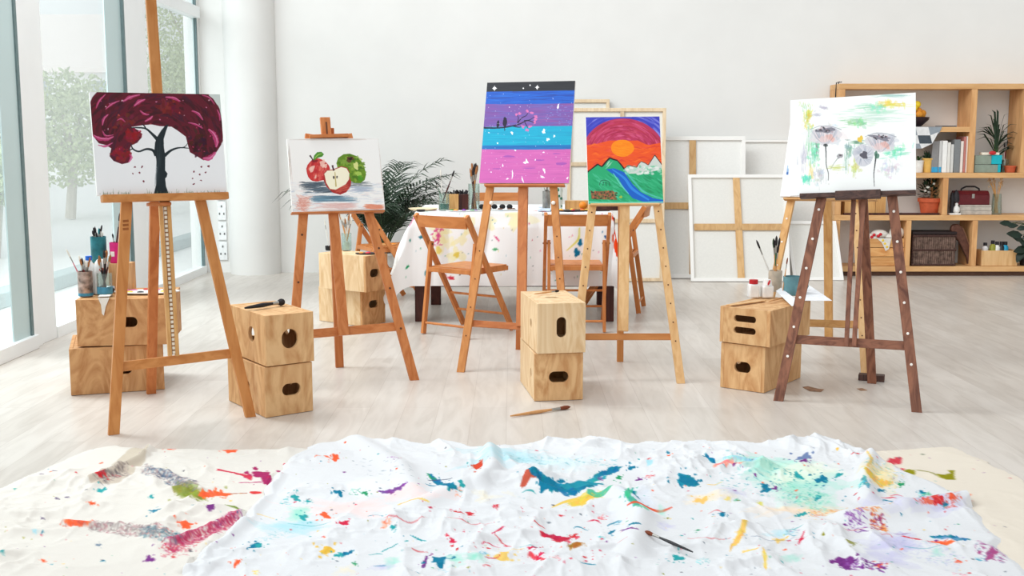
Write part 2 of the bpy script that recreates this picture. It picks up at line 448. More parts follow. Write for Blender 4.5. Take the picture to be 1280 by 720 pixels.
# the window wall: posts, rails and panes in the plane x = XL
def yl(px, x=XL): return F * abs(x) / (640 - px)      # distance at which the wall meets a column of the photo
Z0, ZT, ZR = 0.05, 2.36, 2.46
def post(name, ya, yb, xa=XL - .08, xb=XL + .03, m=None):
    return struct(MB().lohi((xa, ya, 0), (xb, yb, 3.6)).build(name, m or m_frame, bevel=.004))
P1a, P1b = yl(30), yl(61)
P2a, P2b = yl(165), yl(191)
W3 = yl(252.5)
post('trim_1', P1a + .1, P1b, XL - .08, XL + .012)
post('trim_2', P2a, P2b, XL - .08, XL + .005)
post('wall_left', W3 + .03, YW, XL - .12, XL + .01, m_wall)
def win(idx, ya, yb, film=None, rail=True, xf=XL):
    w = MB()
    w.lohi((xf - .05, ya, 0), (xf + .02, yb, Z0 + .02)); w.lohi((xf - .05, ya, 3.5), (xf + .02, yb, 3.58))
    if rail: w.lohi((xf - .05, ya, ZT), (xf + .04, yb, ZR))
    fr = struct(w.build('window_%d' % idx, m_frame))
    g = MB().lohi((xf - .03, ya, Z0), (xf - .022, yb, ZT)); g.lohi((xf - .03, ya, ZR), (xf - .022, yb, 3.5)); g.build('pane', m_pane, fr)
    if film:
        MB().lohi((xf - .02, film[0], Z0), (xf - .012, film[1] - .03, 3.5)).build('film_strip', m_teal, fr)
        MB().lohi((xf - .024, film[1] - .03, Z0), (xf + .008, film[1], 3.5)).build('seal', m_seal, fr)
    return fr
# sliding door at the left edge, then two fixed windows
d1 = struct(MB().lohi((XL - .04, P1a - .02, 0), (XL + .03, P1a + .098, 3.6)).lohi((XL - .04, 3.0, 0), (XL + .05, P1a, .085)).build('door_1', m_frame, bevel=.004))
MB().lohi((XL, 3.0, .085), (XL + .008, P1a, 3.55)).build('pane', m_pane, d1)
MB().lohi((XL + .012, yl(4), .085), (XL + .02, P1a - .05, 3.5)).build('film_strip', m_teal, d1)
MB().lohi((XL + .01, P1a - .05, .085), (XL + .03, P1a - .02, 3.5)).build('seal', m_seal, d1)
win(2, P1b, P2a, (yl(144), P2a), rail=False)
win(3, P2b, W3 + .03, (W3 - .02, W3 + .025))
# near part of the window wall, beyond the left edge of the frame
struct(MB().lohi((XL - .12, -1.5, 0), (XL + .03, 3.0, .3)).lohi((XL - .12, -1.5, 2.9), (XL + .03, 3.0, 3.6)).build('wall_left', m_wall, smooth=False))
# round column in the corner and the socket trunking on the wall beside it
cx = D(315, 250, YW - .1)
struct(MB().lathe([(.235, 0), (.235, 3.6)], (cx.x, YW - .02, 0), 64).build('trim_3', m_wall, smooth=60))
m_plate = mat('socket white', (236, 237, 237), 0.4)
m_dot = mat('socket hole', (110, 112, 112), 0.6)
sx0 = D(274, 310, YW).x
pl = thing('wall_socket', 'white socket trunking low on the back wall, left of the column', 'socket', (sx0 + .03, YW - .02, 0))
for k in range(4):
    z = .12 + k * .19
    q = MB().lohi((sx0, YW - .02, z), (sx0 + .08, YW - .001, z + .175)).build('socket_plate', m_plate, pl, bevel=.004)
    for dy, dz in ((-.02, .05), (.02, .05), (0, .12)): MB().lohi((sx0 + .04 + dy - .006, YW - .023, z + dz), (sx0 + .04 + dy + .006, YW - .02, z + dz + .02)).build('socket_hole', m_dot, q)
# ---------------------------------------------------------------- outside the glass; overexposed daylight is put into the pale colours
m_out = mat('pale terrace tile', (240, 240, 238), 0.8, var=.02, scale=1)
struct(MB().lohi((-9, -1, -.08), (XL - .12, 26, -.02)).build('floor_terrace', m_out, smooth=False))
tag(MB().lohi((-4.05, 2, -.02), (-3.86, 26, .10)).build('kerb', mat('grey kerb stone', (176, 190, 190), .8), bevel=.01), 'low grey kerb running along the terrace outside the windows', 'kerb')
struct(MB().lohi((-60, -1, -.1), (-9, 70, -.03)).build('ground', mat('pale street', (238, 238, 236), .9), smooth=False))
bd = thing('apartment_building', 'pale apartment building with small grey windows seen through the glass', 'building', (-17, 38, 0))
m_bw = mat('pale render', (244, 243, 240), .9, var=.01)
MB().lohi((-22, 36, 0), (-11.5, 44, 3.4)).build('wall', m_bw, bd)
MB().prism([(-22.4, 35.6, 3.4), (-11.1, 35.6, 3.4), (-12.6, 40, 5.6), (-20.8, 40, 5.6)], (0, .2, 0)).lohi((-22.4, 35.6, 3.35), (-11.1, 44, 3.5)).build('roof', mat('pale roof', (240, 228, 222), .9), bd)
m_bg = mat('grey shutter', (170, 178, 180), .5)
for x in (-20.5, -18.6, -16.2, -14.9, -13.0):
    for z in (.7, 2.35): MB().lohi((x - .3, 35.96, z), (x + .3, 36.02, z + .75)).build('window', m_bg, bd)
m_fol = mat('pale sunlit foliage', (184, 194, 150), .8, var=.2, scale=6)
m_bark = mat('grey bark', (190, 182, 168), .9)
def bushy(x, y, h, r, label, seed):
    rr = random.Random(seed)
    t = thing('tree', label, 'tree', (x, y, 0), 0, 'trees outside the windows')
    st = MB().tube([(x, y, 0), (x + .1, y, h * .4), (x - .05, y, h * .75)], [.09, .07, .04])
    for k in range(6):
        a = rr.uniform(0, 6.28); st.tube([(x, y, h * .4), (x + math.cos(a) * r * .6, y + math.sin(a) * r * .6, h * rr.uniform(.6, .9))], [.04, .015], 5)
    st.build('trunk', m_bark, t)
    f = MB()
    for k in range(5200):
        u, v, w = rr.gauss(0, 1), rr.gauss(0, 1), rr.gauss(0, 1); n = math.sqrt(u * u + v * v + w * w) or 1
        q = r * rr.uniform(.45, 1.0) / n
        c = Vector((x + u * q, y + v * q, h * .62 + w * q * .9))
        a = Vector((rr.uniform(-1, 1), rr.uniform(-1, 1), rr.uniform(-1, 1))).normalized() * rr.uniform(.03, .065)
        b2 = perp(a.normalized(), Vector((0, 0, 1))) * .022
        f.add([c - a, c + b2, c + a, c - b2], [(0, 1, 2, 3)])
    f.build('foliage', m_fol, t, smooth=False)
bushy(-7.1, 18.0, 2.3, 1.05, 'pale leafy tree outside the middle window pane, left of the tree painting', 3)
bushy(-6.0, 22.0, 3.6, 1.15, 'pale leafy tree outside, rising behind the tree painting', 4)
bushy(-6.9, 26.0, 5.5, 1.9, 'tall pale tree outside the far window pane, beside the white column', 5)
bushy(-5.6, 12.0, 1.7, .6, 'small pale bush outside the glass door at the left edge', 6)

# ================================================================ CRATES
m_ply = wood('birch plywood', (222, 180, 130), (194, 142, 92), .62, (6, 6, 2), 5, rnd=.12)
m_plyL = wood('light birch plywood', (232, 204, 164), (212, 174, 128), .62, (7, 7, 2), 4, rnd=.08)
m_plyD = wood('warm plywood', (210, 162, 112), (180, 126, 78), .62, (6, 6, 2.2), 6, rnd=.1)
m_ply_edge = mat('plywood edge', (150, 104, 66), .7, var=.15, scale=60)
def crate(label, fc, ang, w, d, h, z0, m, front=(), left=(), top=(), right=(), mf=None):
    """fc: front-left bottom corner; ang: heading of the front edge; depth runs 90 degrees from it"""
    u = Vector((math.cos(ang), math.sin(ang), 0)); v = Vector((-math.sin(ang), math.cos(ang), 0)); k = Vector((0, 0, 1)); fc = Vector((fc[0], fc[1], z0))
    c = fc + u * w / 2 + v * d / 2; t = .018
    o = thing('plywood_crate', label, 'crate', c, ang, 'plywood crates stacked in twos')
    g = .004
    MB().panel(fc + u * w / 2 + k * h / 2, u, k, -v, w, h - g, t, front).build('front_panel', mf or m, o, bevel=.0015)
    MB().panel(c + v * d / 2 + k * h / 2, -u, k, v, w, h - g, t, front).build('back_panel', m, o, bevel=.0015)
    MB().panel(c - u * w / 2 + k * h / 2, -v, k, -u, d - 2 * t, h - g, t, left).build('side_panel', m, o, bevel=.0015)
    MB().panel(c + u * w / 2 + k * h / 2, v, k, u, d - 2 * t, h - g, t, right or left).build('side_panel', m, o, bevel=.0015)
    MB().panel(c + k * (h - g), u, v, k, w - 2 * t, d - 2 * t, t, top).build('top_panel', m, o, bevel=.0015)
    MB().panel(c + k * .002, u, -v, -k, w - 2 * t, d - 2 * t, t).build('bottom_panel', m, o)
    return o, c, u, v
def two(a, b):                              # corner and heading from two ground points
    d = (b - a); return math.atan2(d.y, d.x), d.length
OV = (0, .0, .038, .024)
CR = {}
# left stack (under the paint jars)
a, b = G(89, 495), G(206, 487); an, w = two(a, b)
CR['L1'] = crate('plywood crate on the floor behind the left easel, bottom of the stack with jars', a, an, w, .43, .236, 0, m_plyD, ((.03, .0, .04, .026),), (OV,))
a, b = G(97, 434, .237), G(212, 431, .237); an, w = two(a, b)
CR['L2'] = crate('plywood crate with paint jars standing on top, behind the left easel', a, an, w, .43, .236, .238, m_plyD, ((.03, 0, .04, .026),), (OV,))
# stack right of the left easel
a, b = G(332.5, 523), G(390, 514); an, w = two(a, b)
CR['M1'] = crate('knotty plywood crate on the floor beside the right foot of the left easel', a, an, .235, .43, .235, 0, m_ply, ((.012, 0, .046, .028),), (OV,))
a = G(333, 459, .237)
CR['M2'] = crate('plywood crate with round hand hole and a thick brush on its top', a, an - .02, .235, .43, .235, .237, m_ply, ((0, 0, .04, .045),), ((.05, .01, .036, .036),))
# stack behind the apple easel
a, b = G(453, 408.5), G(487, 403); an = .92
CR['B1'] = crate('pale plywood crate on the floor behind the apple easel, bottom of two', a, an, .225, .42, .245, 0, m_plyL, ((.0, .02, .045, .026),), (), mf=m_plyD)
a = G(457.5, 366, .247); an = .98
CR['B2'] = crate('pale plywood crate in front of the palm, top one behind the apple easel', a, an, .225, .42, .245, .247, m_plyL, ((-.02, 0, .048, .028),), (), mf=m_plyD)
# middle stack
a, b = G(668, 502), G(728.5, 500); an, w = two(a, b)
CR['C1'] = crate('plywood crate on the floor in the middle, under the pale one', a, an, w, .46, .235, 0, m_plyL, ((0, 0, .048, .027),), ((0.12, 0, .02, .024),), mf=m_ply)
a, b = G(671.5, 443, .237), G(731, 439, .237); an, w = .17, .236
CR['C2'] = crate('pale plywood crate with upright slot, top of the middle stack', a, an, w, .45, .245, .237, m_plyL, ((0, .005, .024, .049),), ((.06, 0, .022, .024),), ((0, .0, .036, .02),))
# right stack: the long side faces right
a, b = G(955, 492), G(900, 485)
an = math.atan2(.37, .277); v = Vector((-math.sin(an), math.cos(an), 0))
CR['R1'] = crate('plywood crate on the floor by the dark easel, bottom of the right stack', G(955, 492), an, .46, .24, .235, 0, m_ply, ((.05, 0, .03, .022),), ((0, 0, .044, .028),))
CR['R2'] = crate('plywood crate with two slots, carrying the white bottles and teal mug', G(962, 435, .237), math.atan2(.405, .323), .47, .275, .185, .237, m_ply, (), ((0, .037, .06, .017), (0, -.022, .06, .017)))
# stamp on the slotted crate
o, c, u, v = CR['R2']

# ================================================================ EASELS
m_or = wood('orange beech', (205, 140, 80), (186, 118, 60), .45, (26, 26, 3), 1.0, rnd=.1)
m_or2 = wood('deep orange beech', (196, 122, 70), (174, 98, 50), .45, (26, 26, 3), 1.0, rnd=.1)
m_lt = wood('light pine', (230, 190, 138), (212, 164, 108), .5, (26, 26, 3), 1.0, rnd=.08)
m_lt2 = wood('natural pine', (218, 170, 110), (196, 142, 84), .5, (26, 26, 3), 1.0, rnd=.1)
m_knot = wood('knotty orange pine', (208, 134, 80), (186, 108, 56), .5, (26, 26, 3), 1.5, knots=True, rnd=.1)
m_dk = wood('dark stained wood', (152, 100, 76), (100, 60, 46), .5, (20, 20, 5), 2.0, rnd=.2)
m_dk2 = wood('paint-worn dark wood', (88, 62, 54), (50, 34, 32), .5, (30, 30, 6), 2.5, rnd=.1)
m_metal = mat('zinc', (170, 168, 162), .4, .8)
m_screw = mat('dark screw', (96, 60, 40), .6)
m_whitedot = mat('white knob and lit hole', (238, 232, 224), .5)  # on leg discs this white paints the bright floor seen through holes
m_canvas = mat('primed canvas', (240, 239, 236), .8, var=.01, scale=200)
class Easel:
    def __init__(s, label, FL, FR_, RR, T, frac):
        s.a, s.b, s.r = G(*FL), G(*FR_), G(*RR)
        mid = (s.a + s.b) / 2; q = mid + (s.r - mid) * frac
        s.t = D(T[0], T[1], q.y)
        s.n = (s.b - s.a).cross(s.t - s.a).normalized()
        if s.n.y > 0: s.n = -s.n
        s.u = (s.b - s.a).normalized()
        s.o = thing('easel', label, 'easel', (mid.x, (mid.y + s.r.y) / 2, 0))
    def p(s, px, py, off=0): return PL(px, py, s.a, s.n, off)
    def bar(s, name, a, b, w, t, m, off=0.0, parent=None, bevel=.0015):
        A = a if isinstance(a, Vector) else s.p(a[0], a[1], off); B = b if isinstance(b, Vector) else s.p(b[0], b[1], off)
        d = (B - A).normalized(); side = d.cross(s.n)
        return MB().bar(A, B, w, t, side).build(name, across(m) if abs(d.z) < .5 else m, parent or s.o, bevel=bevel)
    def leg(s, foot, top, w, t, m, dots=None, dm=None, dr=.004):
        A, B = foot, s.p(*top); d = (B - A).normalized()
        side = d.cross(s.n); mb = MB().bar(A, B, w, t, side)
        for i, q in enumerate(mb.v):                  # feet sawn level with the floor
            if i < 4:
                q = Vector(q); k = (0 - q.z) / d.z; mb.v[i] = tuple(q + d * k)
        l = mb.build('leg', m, s.o, bevel=.0015)
        if dots:
            L = (B - A).length; hb = MB()
            for z in dots:
                c = A + d * z + s.n * (t / 2)
                R = s.n.to_track_quat('Z', 'Y').to_matrix()
                hb.lathe([(dr, -.001), (dr, .0015), (dr * .6, .0025)], c, 10, R)
            hb.build('peg_hole', dm, l)
        return l
    def rear(s, top, w, t, m, foot=None):
        A = foot or s.r; B = s.p(top[0], top[1], -.03); d = (B - A).normalized()
        side = s.u; mb = MB().bar(A, B, w, t, side)
        for i in range(4):
            q = Vector(mb.v[i]); mb.v[i] = tuple(q + d * ((0 - q.z) / d.z))
        return mb.build('rear_leg', m, s.o, bevel=.0015)
def canvas(E, label, quad, off, paint, thick=.02, nx=300, ny=220, name='painting', square=True):
    """quad: TL, TR, BR, BL of the front face in the photo; stretched on a box frame lying in the easel's plane"""
    TL, TR, BR, BL = [E.p(x, y, off) for x, y in quad]
    u = ((BR - BL) + (TR - TL)) / 2; v = ((TL - BL) + (TR - BR)) / 2
    c = (TL + TR + BR + BL) / 4
    if square: v = (v - u * (v.dot(u) / u.dot(u)) * .85)
    n = u.cross(v).normalized()
    if n.dot(E.n) < 0: n = -n
    root = thing(name, label, 'painting', c - v / 2 - n * thick / 2)
    MB().frame8(c - n * (thick / 2 + .0005), u, v, n * thick).build('stretched_canvas', m_canvas, root, bevel=.002)
    img = paint(nx, ny, quad)
    s_, t_ = np.meshgrid(np.linspace(-.5, .5, nx), np.linspace(.5, -.5, ny))
    P = np.array(c)[None, None] + s_[..., None] * np.array(u) + t_[..., None] * np.array(v) + np.array(n) * .0006
    grid_obj('painted_face', P, img, paint_mat('acrylic paint', .45), root)
    return root
# ---------------------------------------------------------------- the painted pictures
def paint_tree(nx, ny, q):
    P = Paint(nx, ny, (240, 241, 243), homog([(58, 75), (832, 78), (895, 682), (98, 690)], nx, ny), 5); r = P.r
    P.poly([(750, 70), (840, 70), (850, 230), (800, 140)], (205, 214, 210))
    dark, mar, red, pink, lp = (62, 14, 26), (96, 18, 38), (134, 16, 34), (196, 62, 118), (226, 140, 180)
    can = [(52, 160), (75, 105), (108, 68), (740, 70), (790, 105), (832, 165), (850, 250), (860, 335), (848, 385), (820, 430), (790, 465), (740, 480), (700, 455), (655, 430), (640, 380), (628, 335), (580, 300), (540, 275), (470, 272), (420, 262), (360, 268), (300, 278), (350, 300), (362, 340), (335, 372), (300, 388), (288, 420), (300, 455), (282, 492), (245, 500), (195, 480), (172, 452), (182, 405), (150, 385), (110, 375), (68, 320)]
    P.poly(can, mar)
    import colorsys
    def inside(x, y):
        c = False
        for i in range(len(can)):
            (ax, ay), (bx, by) = can[i], can[(i + 1) % len(can)]
            if (ay > y) != (by > y) and x < (bx - ax) * (y - ay) / (by - ay) + ax: c = not c
        return c
    def arc(x, y, L, w, col, a):
        # brush strokes follow the dome of the crown
        t = math.atan2(y - 420, x - 455) + PI / 2; k = r.uniform(-.15, .15)
        pts = [(x + L * u * math.cos(t + k + u * .5), y + L * u * math.sin(t + k + u * .5)) for u in (-.5, -.2, .1, .5)]
        if all(inside(*p_) for p_ in pts): P.curve(pts, [w * .3, w, w, w * .2], col, a, .2, 3)
    for _ in range(520):
        x, y = r.uniform(55, 855), r.uniform(72, 490)
        if inside(x, y): arc(x, y, r.uniform(30, 90), r.uniform(8, 22), r.choice([dark, mar, (78, 16, 30), (110, 16, 36), (70, 22, 44), dark]), .75)
    for (cx_, cy_, rx, ry, col) in ((240, 440, 60, 50, (128, 14, 30)), (300, 340, 60, 45, (134, 16, 32)), (720, 370, 95, 75, (58, 12, 22)), (500, 150, 70, 45, (110, 20, 30)), (260, 240, 80, 50, (104, 22, 36))):
        for _ in range(36):
            x, y = cx_ + r.gauss(0, rx * .42), cy_ + r.gauss(0, ry * .42)
            if inside(x, y): P.blob(x, y, r.uniform(8, 20), r.uniform(7, 14), [min(255, c + r.randint(-16, 22)) for c in col], .8, r.uniform(0, 3), .3)
    for pts, w in (([(95, 170), (115, 125), (150, 88)], 9), ([(150, 175), (185, 145), (230, 125)], 10), ([(250, 130), (290, 105), (350, 88)], 16), ([(315, 155), (345, 130), (380, 115)], 18), ([(500, 100), (550, 105), (590, 125)], 14),
                   ([(130, 270), (140, 230), (165, 205)], 12), ([(380, 245), (410, 228), (425, 212)], 14), ([(350, 180), (375, 200), (405, 205)], 10), ([(660, 180), (700, 195), (730, 235)], 12), ([(640, 250), (690, 262), (730, 285)], 9),
                   ([(815, 170), (832, 205), (835, 240)], 8), ([(765, 290), (800, 320), (820, 365), (815, 400)], 22), ([(735, 470), (780, 465), (815, 430)], 26), ([(75, 325), (110, 345), (160, 350), (195, 335)], 16), ([(105, 385), (150, 392), (190, 372)], 10),
                   ([(285, 490), (300, 460), (290, 440)], 12), ([(720, 85), (765, 100), (800, 140)], 6), ([(130, 300), (150, 330), (195, 325)], 8), ([(215, 240), (240, 230), (265, 250)], 6)):
        P.curve(pts, [w * .4] + [w * 1.35] * (len(pts) - 2) + [w * .4], pink, .85, .25)
        P.curve([(x + 3, y - 2) for x, y in pts], [w * .1] + [w * .35] * (len(pts) - 2) + [w * .1], lp, .8, .3)
    for _ in range(46):
        x, y = r.uniform(120, 820), r.uniform(110, 460)
        if inside(x, y): P.blob(x, y, r.uniform(2, 6), r.uniform(2, 5), r.choice([lp, (240, 200, 215), (205, 90, 80), pink]), .8, 0, .4)
    tk = (26, 38, 44)
    P.poly([(438, 684), (452, 620), (455, 540), (450, 470), (438, 420), (442, 370), (455, 335), (480, 295), (505, 265), (522, 262), (508, 300), (494, 350), (496, 400), (505, 450), (505, 540), (520, 560), (515, 580), (506, 590), (512, 640), (528, 684)], tk)
    P.curve([(455, 350), (420, 315), (385, 287), (340, 282), (298, 282)], [22, 14, 10, 8, 4], tk)
    P.curve([(385, 288), (378, 272), (360, 258)], [9, 7, 3], tk)
    P.curve([(448, 450), (430, 418), (390, 410), (345, 424), (310, 408), (298, 378)], [20, 16, 12, 10, 9, 4], tk)
    P.curve([(312, 408), (295, 412), (275, 420)], [8, 6, 3], tk)
    P.curve([(500, 450), (540, 418), (590, 402), (650, 406)], [22, 14, 9, 4], tk)
    P.curve([(610, 402), (630, 390), (640, 372)], [6, 5, 2], tk)
    P.dry(455, 660, 470, 350, 30, 26, [(70, 84, 90), (48, 60, 64)], .5, 3)
    for x, y in ((322, 518), (365, 517), (310, 558), (350, 553), (375, 606), (682, 550), (675, 592), (683, 627), (728, 605), (728, 520), (773, 517), (755, 555), (719, 568)):
        P.blob(x, y, r.uniform(3, 8), r.uniform(4, 8), (112, 18, 40), 1, r.uniform(0, 3), .3)
    for _ in range(90):
        x = r.uniform(110, 885); h = r.uniform(5, 34) if r.random() < .3 else r.uniform(4, 14)
        P.line([(x, 684), (x + r.uniform(-5, 5), 680 - h)], [3, 1], (96, 128, 96), .75)
    return P.grid()
def paint_apples(nx, ny, q):
    P = Paint(nx, ny, (243, 242, 240), homog([(58, 88), (808, 82), (855, 668), (100, 690)], nx, ny), 8); r = P.r
    for _ in range(160):
        x, y = r.uniform(60, 850), r.uniform(440, 690); c = r.choice([(226, 228, 232), (214, 220, 228), (236, 226, 224), (196, 206, 218), (238, 238, 240)])
        P.dry(x - 60, y, x + 60, y + r.uniform(-8, 8), 22, 8, [c], .6, 6)
    for (x, y, w, n, cols) in ((300, 465, 150, 60, [(44, 54, 66), (66, 84, 98), (96, 112, 124)]), (330, 510, 160, 60, [(70, 92, 108), (120, 138, 152), (60, 72, 84)]), (430, 580, 200, 90, [(98, 140, 164), (120, 158, 178), (84, 112, 130)]), (640, 460, 120, 30, [(80, 92, 100), (130, 136, 140)]), (650, 500, 130, 40, [(150, 170, 190), (180, 186, 204)])):
        P.dry(x - w, y, x + w, y - 5, 46, n, cols, .6, 7)
    for _ in range(70):
        P.dry(110 + r.uniform(0, 60), r.uniform(540, 680), 190 + r.uniform(0, 90), r.uniform(560, 690), 20, 4, [(214, 130, 112), (222, 164, 150), (236, 204, 196)], .5, 6)
        P.dry(660 + r.uniform(0, 60), r.uniform(628, 664), 850, r.uniform(632, 664), 14, 3, [(220, 128, 96), (226, 154, 128)], .6, 6)
        P.dry(200 + r.uniform(0, 300), r.uniform(610, 670), 640, r.uniform(610, 670), 14, 2, [(232, 200, 196), (220, 176, 170)], .5, 5)
    for (a, b) in (((66, 100), (98, 470)), ((64, 96), (808, 90)), ((808, 90), (845, 560)), ((110, 684), (850, 664))):
        P.dry(a[0], a[1], b[0], b[1], 16, 26, [(176, 170, 164), (206, 196, 190), (222, 200, 190)], .5, 4)
    rd = (198, 52, 52)
    P.blob(310, 345, 98, 92, rd, 1, 0, .05, 40)
    for _ in range(90):
        t = r.uniform(0, 6.28); q_ = r.uniform(.2, .88); x, y = 310 + 92 * q_ * math.cos(t), 345 + 86 * q_ * math.sin(t)
        P.blob(x, y, r.uniform(5, 13), r.uniform(10, 26), r.choice([(206, 62, 58), (176, 34, 44), (220, 96, 84), (190, 44, 50), (226, 120, 104)]), .6, .3, .2)
    for x, y, a, b in ((262, 335, 16, 34), (348, 290, 22, 30), (370, 310, 14, 20), (290, 400, 8, 14)): P.blob(x, y, a, b, (244, 206, 190), .85, .4, .3)
    P.curve([(275, 280), (262, 250), (245, 225)], [12, 9, 14], (58, 28, 40)); P.blob(285, 270, 26, 12, (134, 30, 38), .9)
    P.poly([(272, 262), (280, 225), (305, 198), (340, 196), (360, 215), (345, 235), (310, 245), (285, 262)], (76, 140, 44)); P.curve([(285, 250), (310, 222), (345, 210)], [5, 8, 3], (158, 196, 92))
    P.poly([(460, 290), (475, 245), (520, 215), (570, 210), (625, 230), (665, 275), (688, 320), (702, 380), (690, 425), (655, 452), (605, 450), (570, 430), (520, 340), (470, 320)], (98, 136, 32))
    for _ in range(130):
        x, y = r.uniform(475, 690), r.uniform(225, 440)
        if (x - 580) ** 2 / 115 ** 2 + (y - 330) ** 2 / 110 ** 2 < .92 and not (x < 540 and y > 330): P.blob(x, y, r.uniform(7, 18), r.uniform(7, 18), r.choice([(110, 150, 36), (78, 120, 26), (150, 178, 70), (128, 160, 46), (60, 104, 24), (120, 152, 60)]), .6, 0, .3)
    P.blob(620, 310, 22, 28, (226, 226, 150), .9, -.4, .3); P.blob(640, 375, 24, 20, (176, 206, 96), .8); P.blob(655, 412, 22, 26, (60, 150, 30), .6)
    P.blob(572, 255, 32, 22, (92, 60, 34), .9, 0, .35); P.blob(575, 252, 15, 11, (40, 22, 22), 1, 0, .4)
    P.poly([(362, 370), (352, 420), (378, 480), (430, 530), (490, 546), (540, 525), (575, 475), (580, 440), (560, 380), (470, 470)], (166, 44, 42))
    P.dry(430, 525, 570, 480, 44, 30, [(200, 84, 64), (130, 30, 34), (220, 120, 96)], .6, 6)
    P.poly([(358, 375), (385, 348), (430, 345), (455, 335), (500, 318), (545, 330), (565, 370), (562, 420), (535, 460), (490, 485), (452, 505), (405, 500), (375, 450)], (246, 240, 214))
    P.line([(358, 375), (385, 346), (430, 343), (455, 333), (500, 316), (545, 328), (567, 368)], 7, (170, 60, 50)); P.line([(360, 380), (374, 450), (404, 500), (455, 508)], 6, (176, 70, 54))
    P.curve([(440, 350), (432, 325), (428, 305)], [14, 12, 16], (70, 24, 36)); P.blob(438, 405, 7, 13, (50, 40, 44)); P.blob(464, 402, 6, 11, (50, 40, 44)); P.curve([(448, 360), (452, 420), (456, 480)], [6, 9, 12], (180, 160, 90), .8)
    return P.grid()
def paint_birds(nx, ny, q):
    P = Paint(nx, ny, (200, 98, 172), homog([(132, 62), (657, 55), (640, 665), (98, 668)], nx, ny), 11); r = P.r
    def band(y0, y1, col, cols, n=70):
        P.poly([(80, y0), (380, y0 - 3), (680, y0 - 6), (680, y1 - 2), (380, y1 + 2), (80, y1)], col)
        for _ in range(n):
            x, y = r.uniform(90, 640), r.uniform(y0 + 4, y1 - 6); P.line([(x, y), (x + r.uniform(40, 80), y + r.uniform(-4, 3)), (x + r.uniform(90, 150), y + r.uniform(-6, 2))], [1, r.uniform(3, 10), 1], r.choice(cols), .5)
    band(40, 122, (34, 36, 42), [(28, 30, 38), (42, 44, 48)])
    band(455, 690, (202, 98, 172), [(196, 90, 168), (212, 112, 180), (190, 96, 174), (178, 84, 158)], 140)
    band(186, 335, (116, 82, 158), [(136, 78, 158), (96, 88, 166), (150, 86, 150), (88, 96, 172), (124, 70, 140), (104, 104, 180)], 170)
    band(118, 190, (26, 88, 188), [(20, 70, 170), (40, 110, 206), (30, 60, 140), (20, 100, 200)], 90)
    band(328, 462, (0, 162, 196), [(0, 150, 190), (20, 176, 206), (10, 146, 186)], 90)
    band(440, 462, (20, 110, 180), [(16, 96, 166)], 20)
    for x, y, w, h in ((275, 505, 38, 6), (590, 548, 32, 9), (460, 527, 30, 4), (560, 488, 25, 3), (400, 575, 40, 3), (205, 580, 26, 3)): P.blob(x, y, w, h, (150, 76, 168), .8)
    bk = (24, 14, 46)
    P.curve([(118, 333), (200, 334), (260, 328), (330, 312), (380, 290), (425, 305)], [10, 8, 8, 7, 6, 3], bk); P.curve([(290, 322), (330, 330), (345, 326)], [6, 5, 3], bk)
    P.curve([(322, 306), (345, 275), (370, 262), (382, 246)], [6, 5, 4, 3], bk); P.curve([(322, 300), (326, 275), (318, 258)], [5, 4, 2], bk); P.curve([(360, 290), (395, 285), (420, 268)], [5, 4, 2], bk); P.curve([(365, 300), (378, 322), (385, 335)], [5, 4, 3], bk)
    P.blob(246, 300, 13, 26, bk, 1, .1, .1); P.blob(246, 277, 9, 8, bk); P.line([(244, 320), (246, 352)], [8, 3], bk); P.blob(204, 312, 9, 20, bk, 1, .1, .1); P.blob(206, 295, 6, 6, bk)
    for x, y in ((375, 232), (310, 252), (335, 246), (405, 242), (430, 268), (430, 285), (352, 326), (380, 345), (398, 325), (420, 300)):
        for k in range(4): P.blob(x + r.uniform(-7, 7), y + r.uniform(-6, 6), 6, 5, (214, 112, 170), .9, 0, .3)
    for x, y, s in ((178, 97, 9), (433, 93, 8), (390, 80, 3), (350, 98, 3)): P.blob(x, y, s, s, (255, 255, 255)); P.line([(x - s * 1.6, y), (x + s * 1.6, y)], 2.5, (255, 255, 255)); P.line([(x, y - s * 1.7), (x, y + s * 1.7)], 2.5, (255, 255, 255))
    for x, y, w, h in ((290, 364, 7, 9), (480, 355, 10, 12), (506, 403, 9, 10), (543, 383, 6, 7), (560, 207, 5, 15), (378, 542, 16, 6), (382, 532, 6, 12), (300, 615, 4, 22), (362, 645, 4, 18), (490, 590, 5, 18), (480, 628, 14, 5), (270, 640, 8, 4), (313, 468, 5, 5), (483, 480, 5, 4), (630, 634, 5, 7), (270, 210, 3, 3), (205, 425, 6, 4), (150, 362, 4, 3), (435, 525, 4, 4), (170, 600, 5, 3), (240, 560, 3, 10)):
        P.blob(x, y, w, h, (244, 246, 252), .95, r.uniform(-.3, .3), .4)
    for _ in range(120): P.blob(r.uniform(110, 650), r.uniform(130, 660), r.uniform(.8, 2.4), r.uniform(.8, 2.4), (240, 240, 250), .85)
    for _ in range(40): P.blob(r.uniform(480, 650), r.uniform(200, 330), r.uniform(1, 6), 2, (130, 160, 220), .6)
    return P.grid()
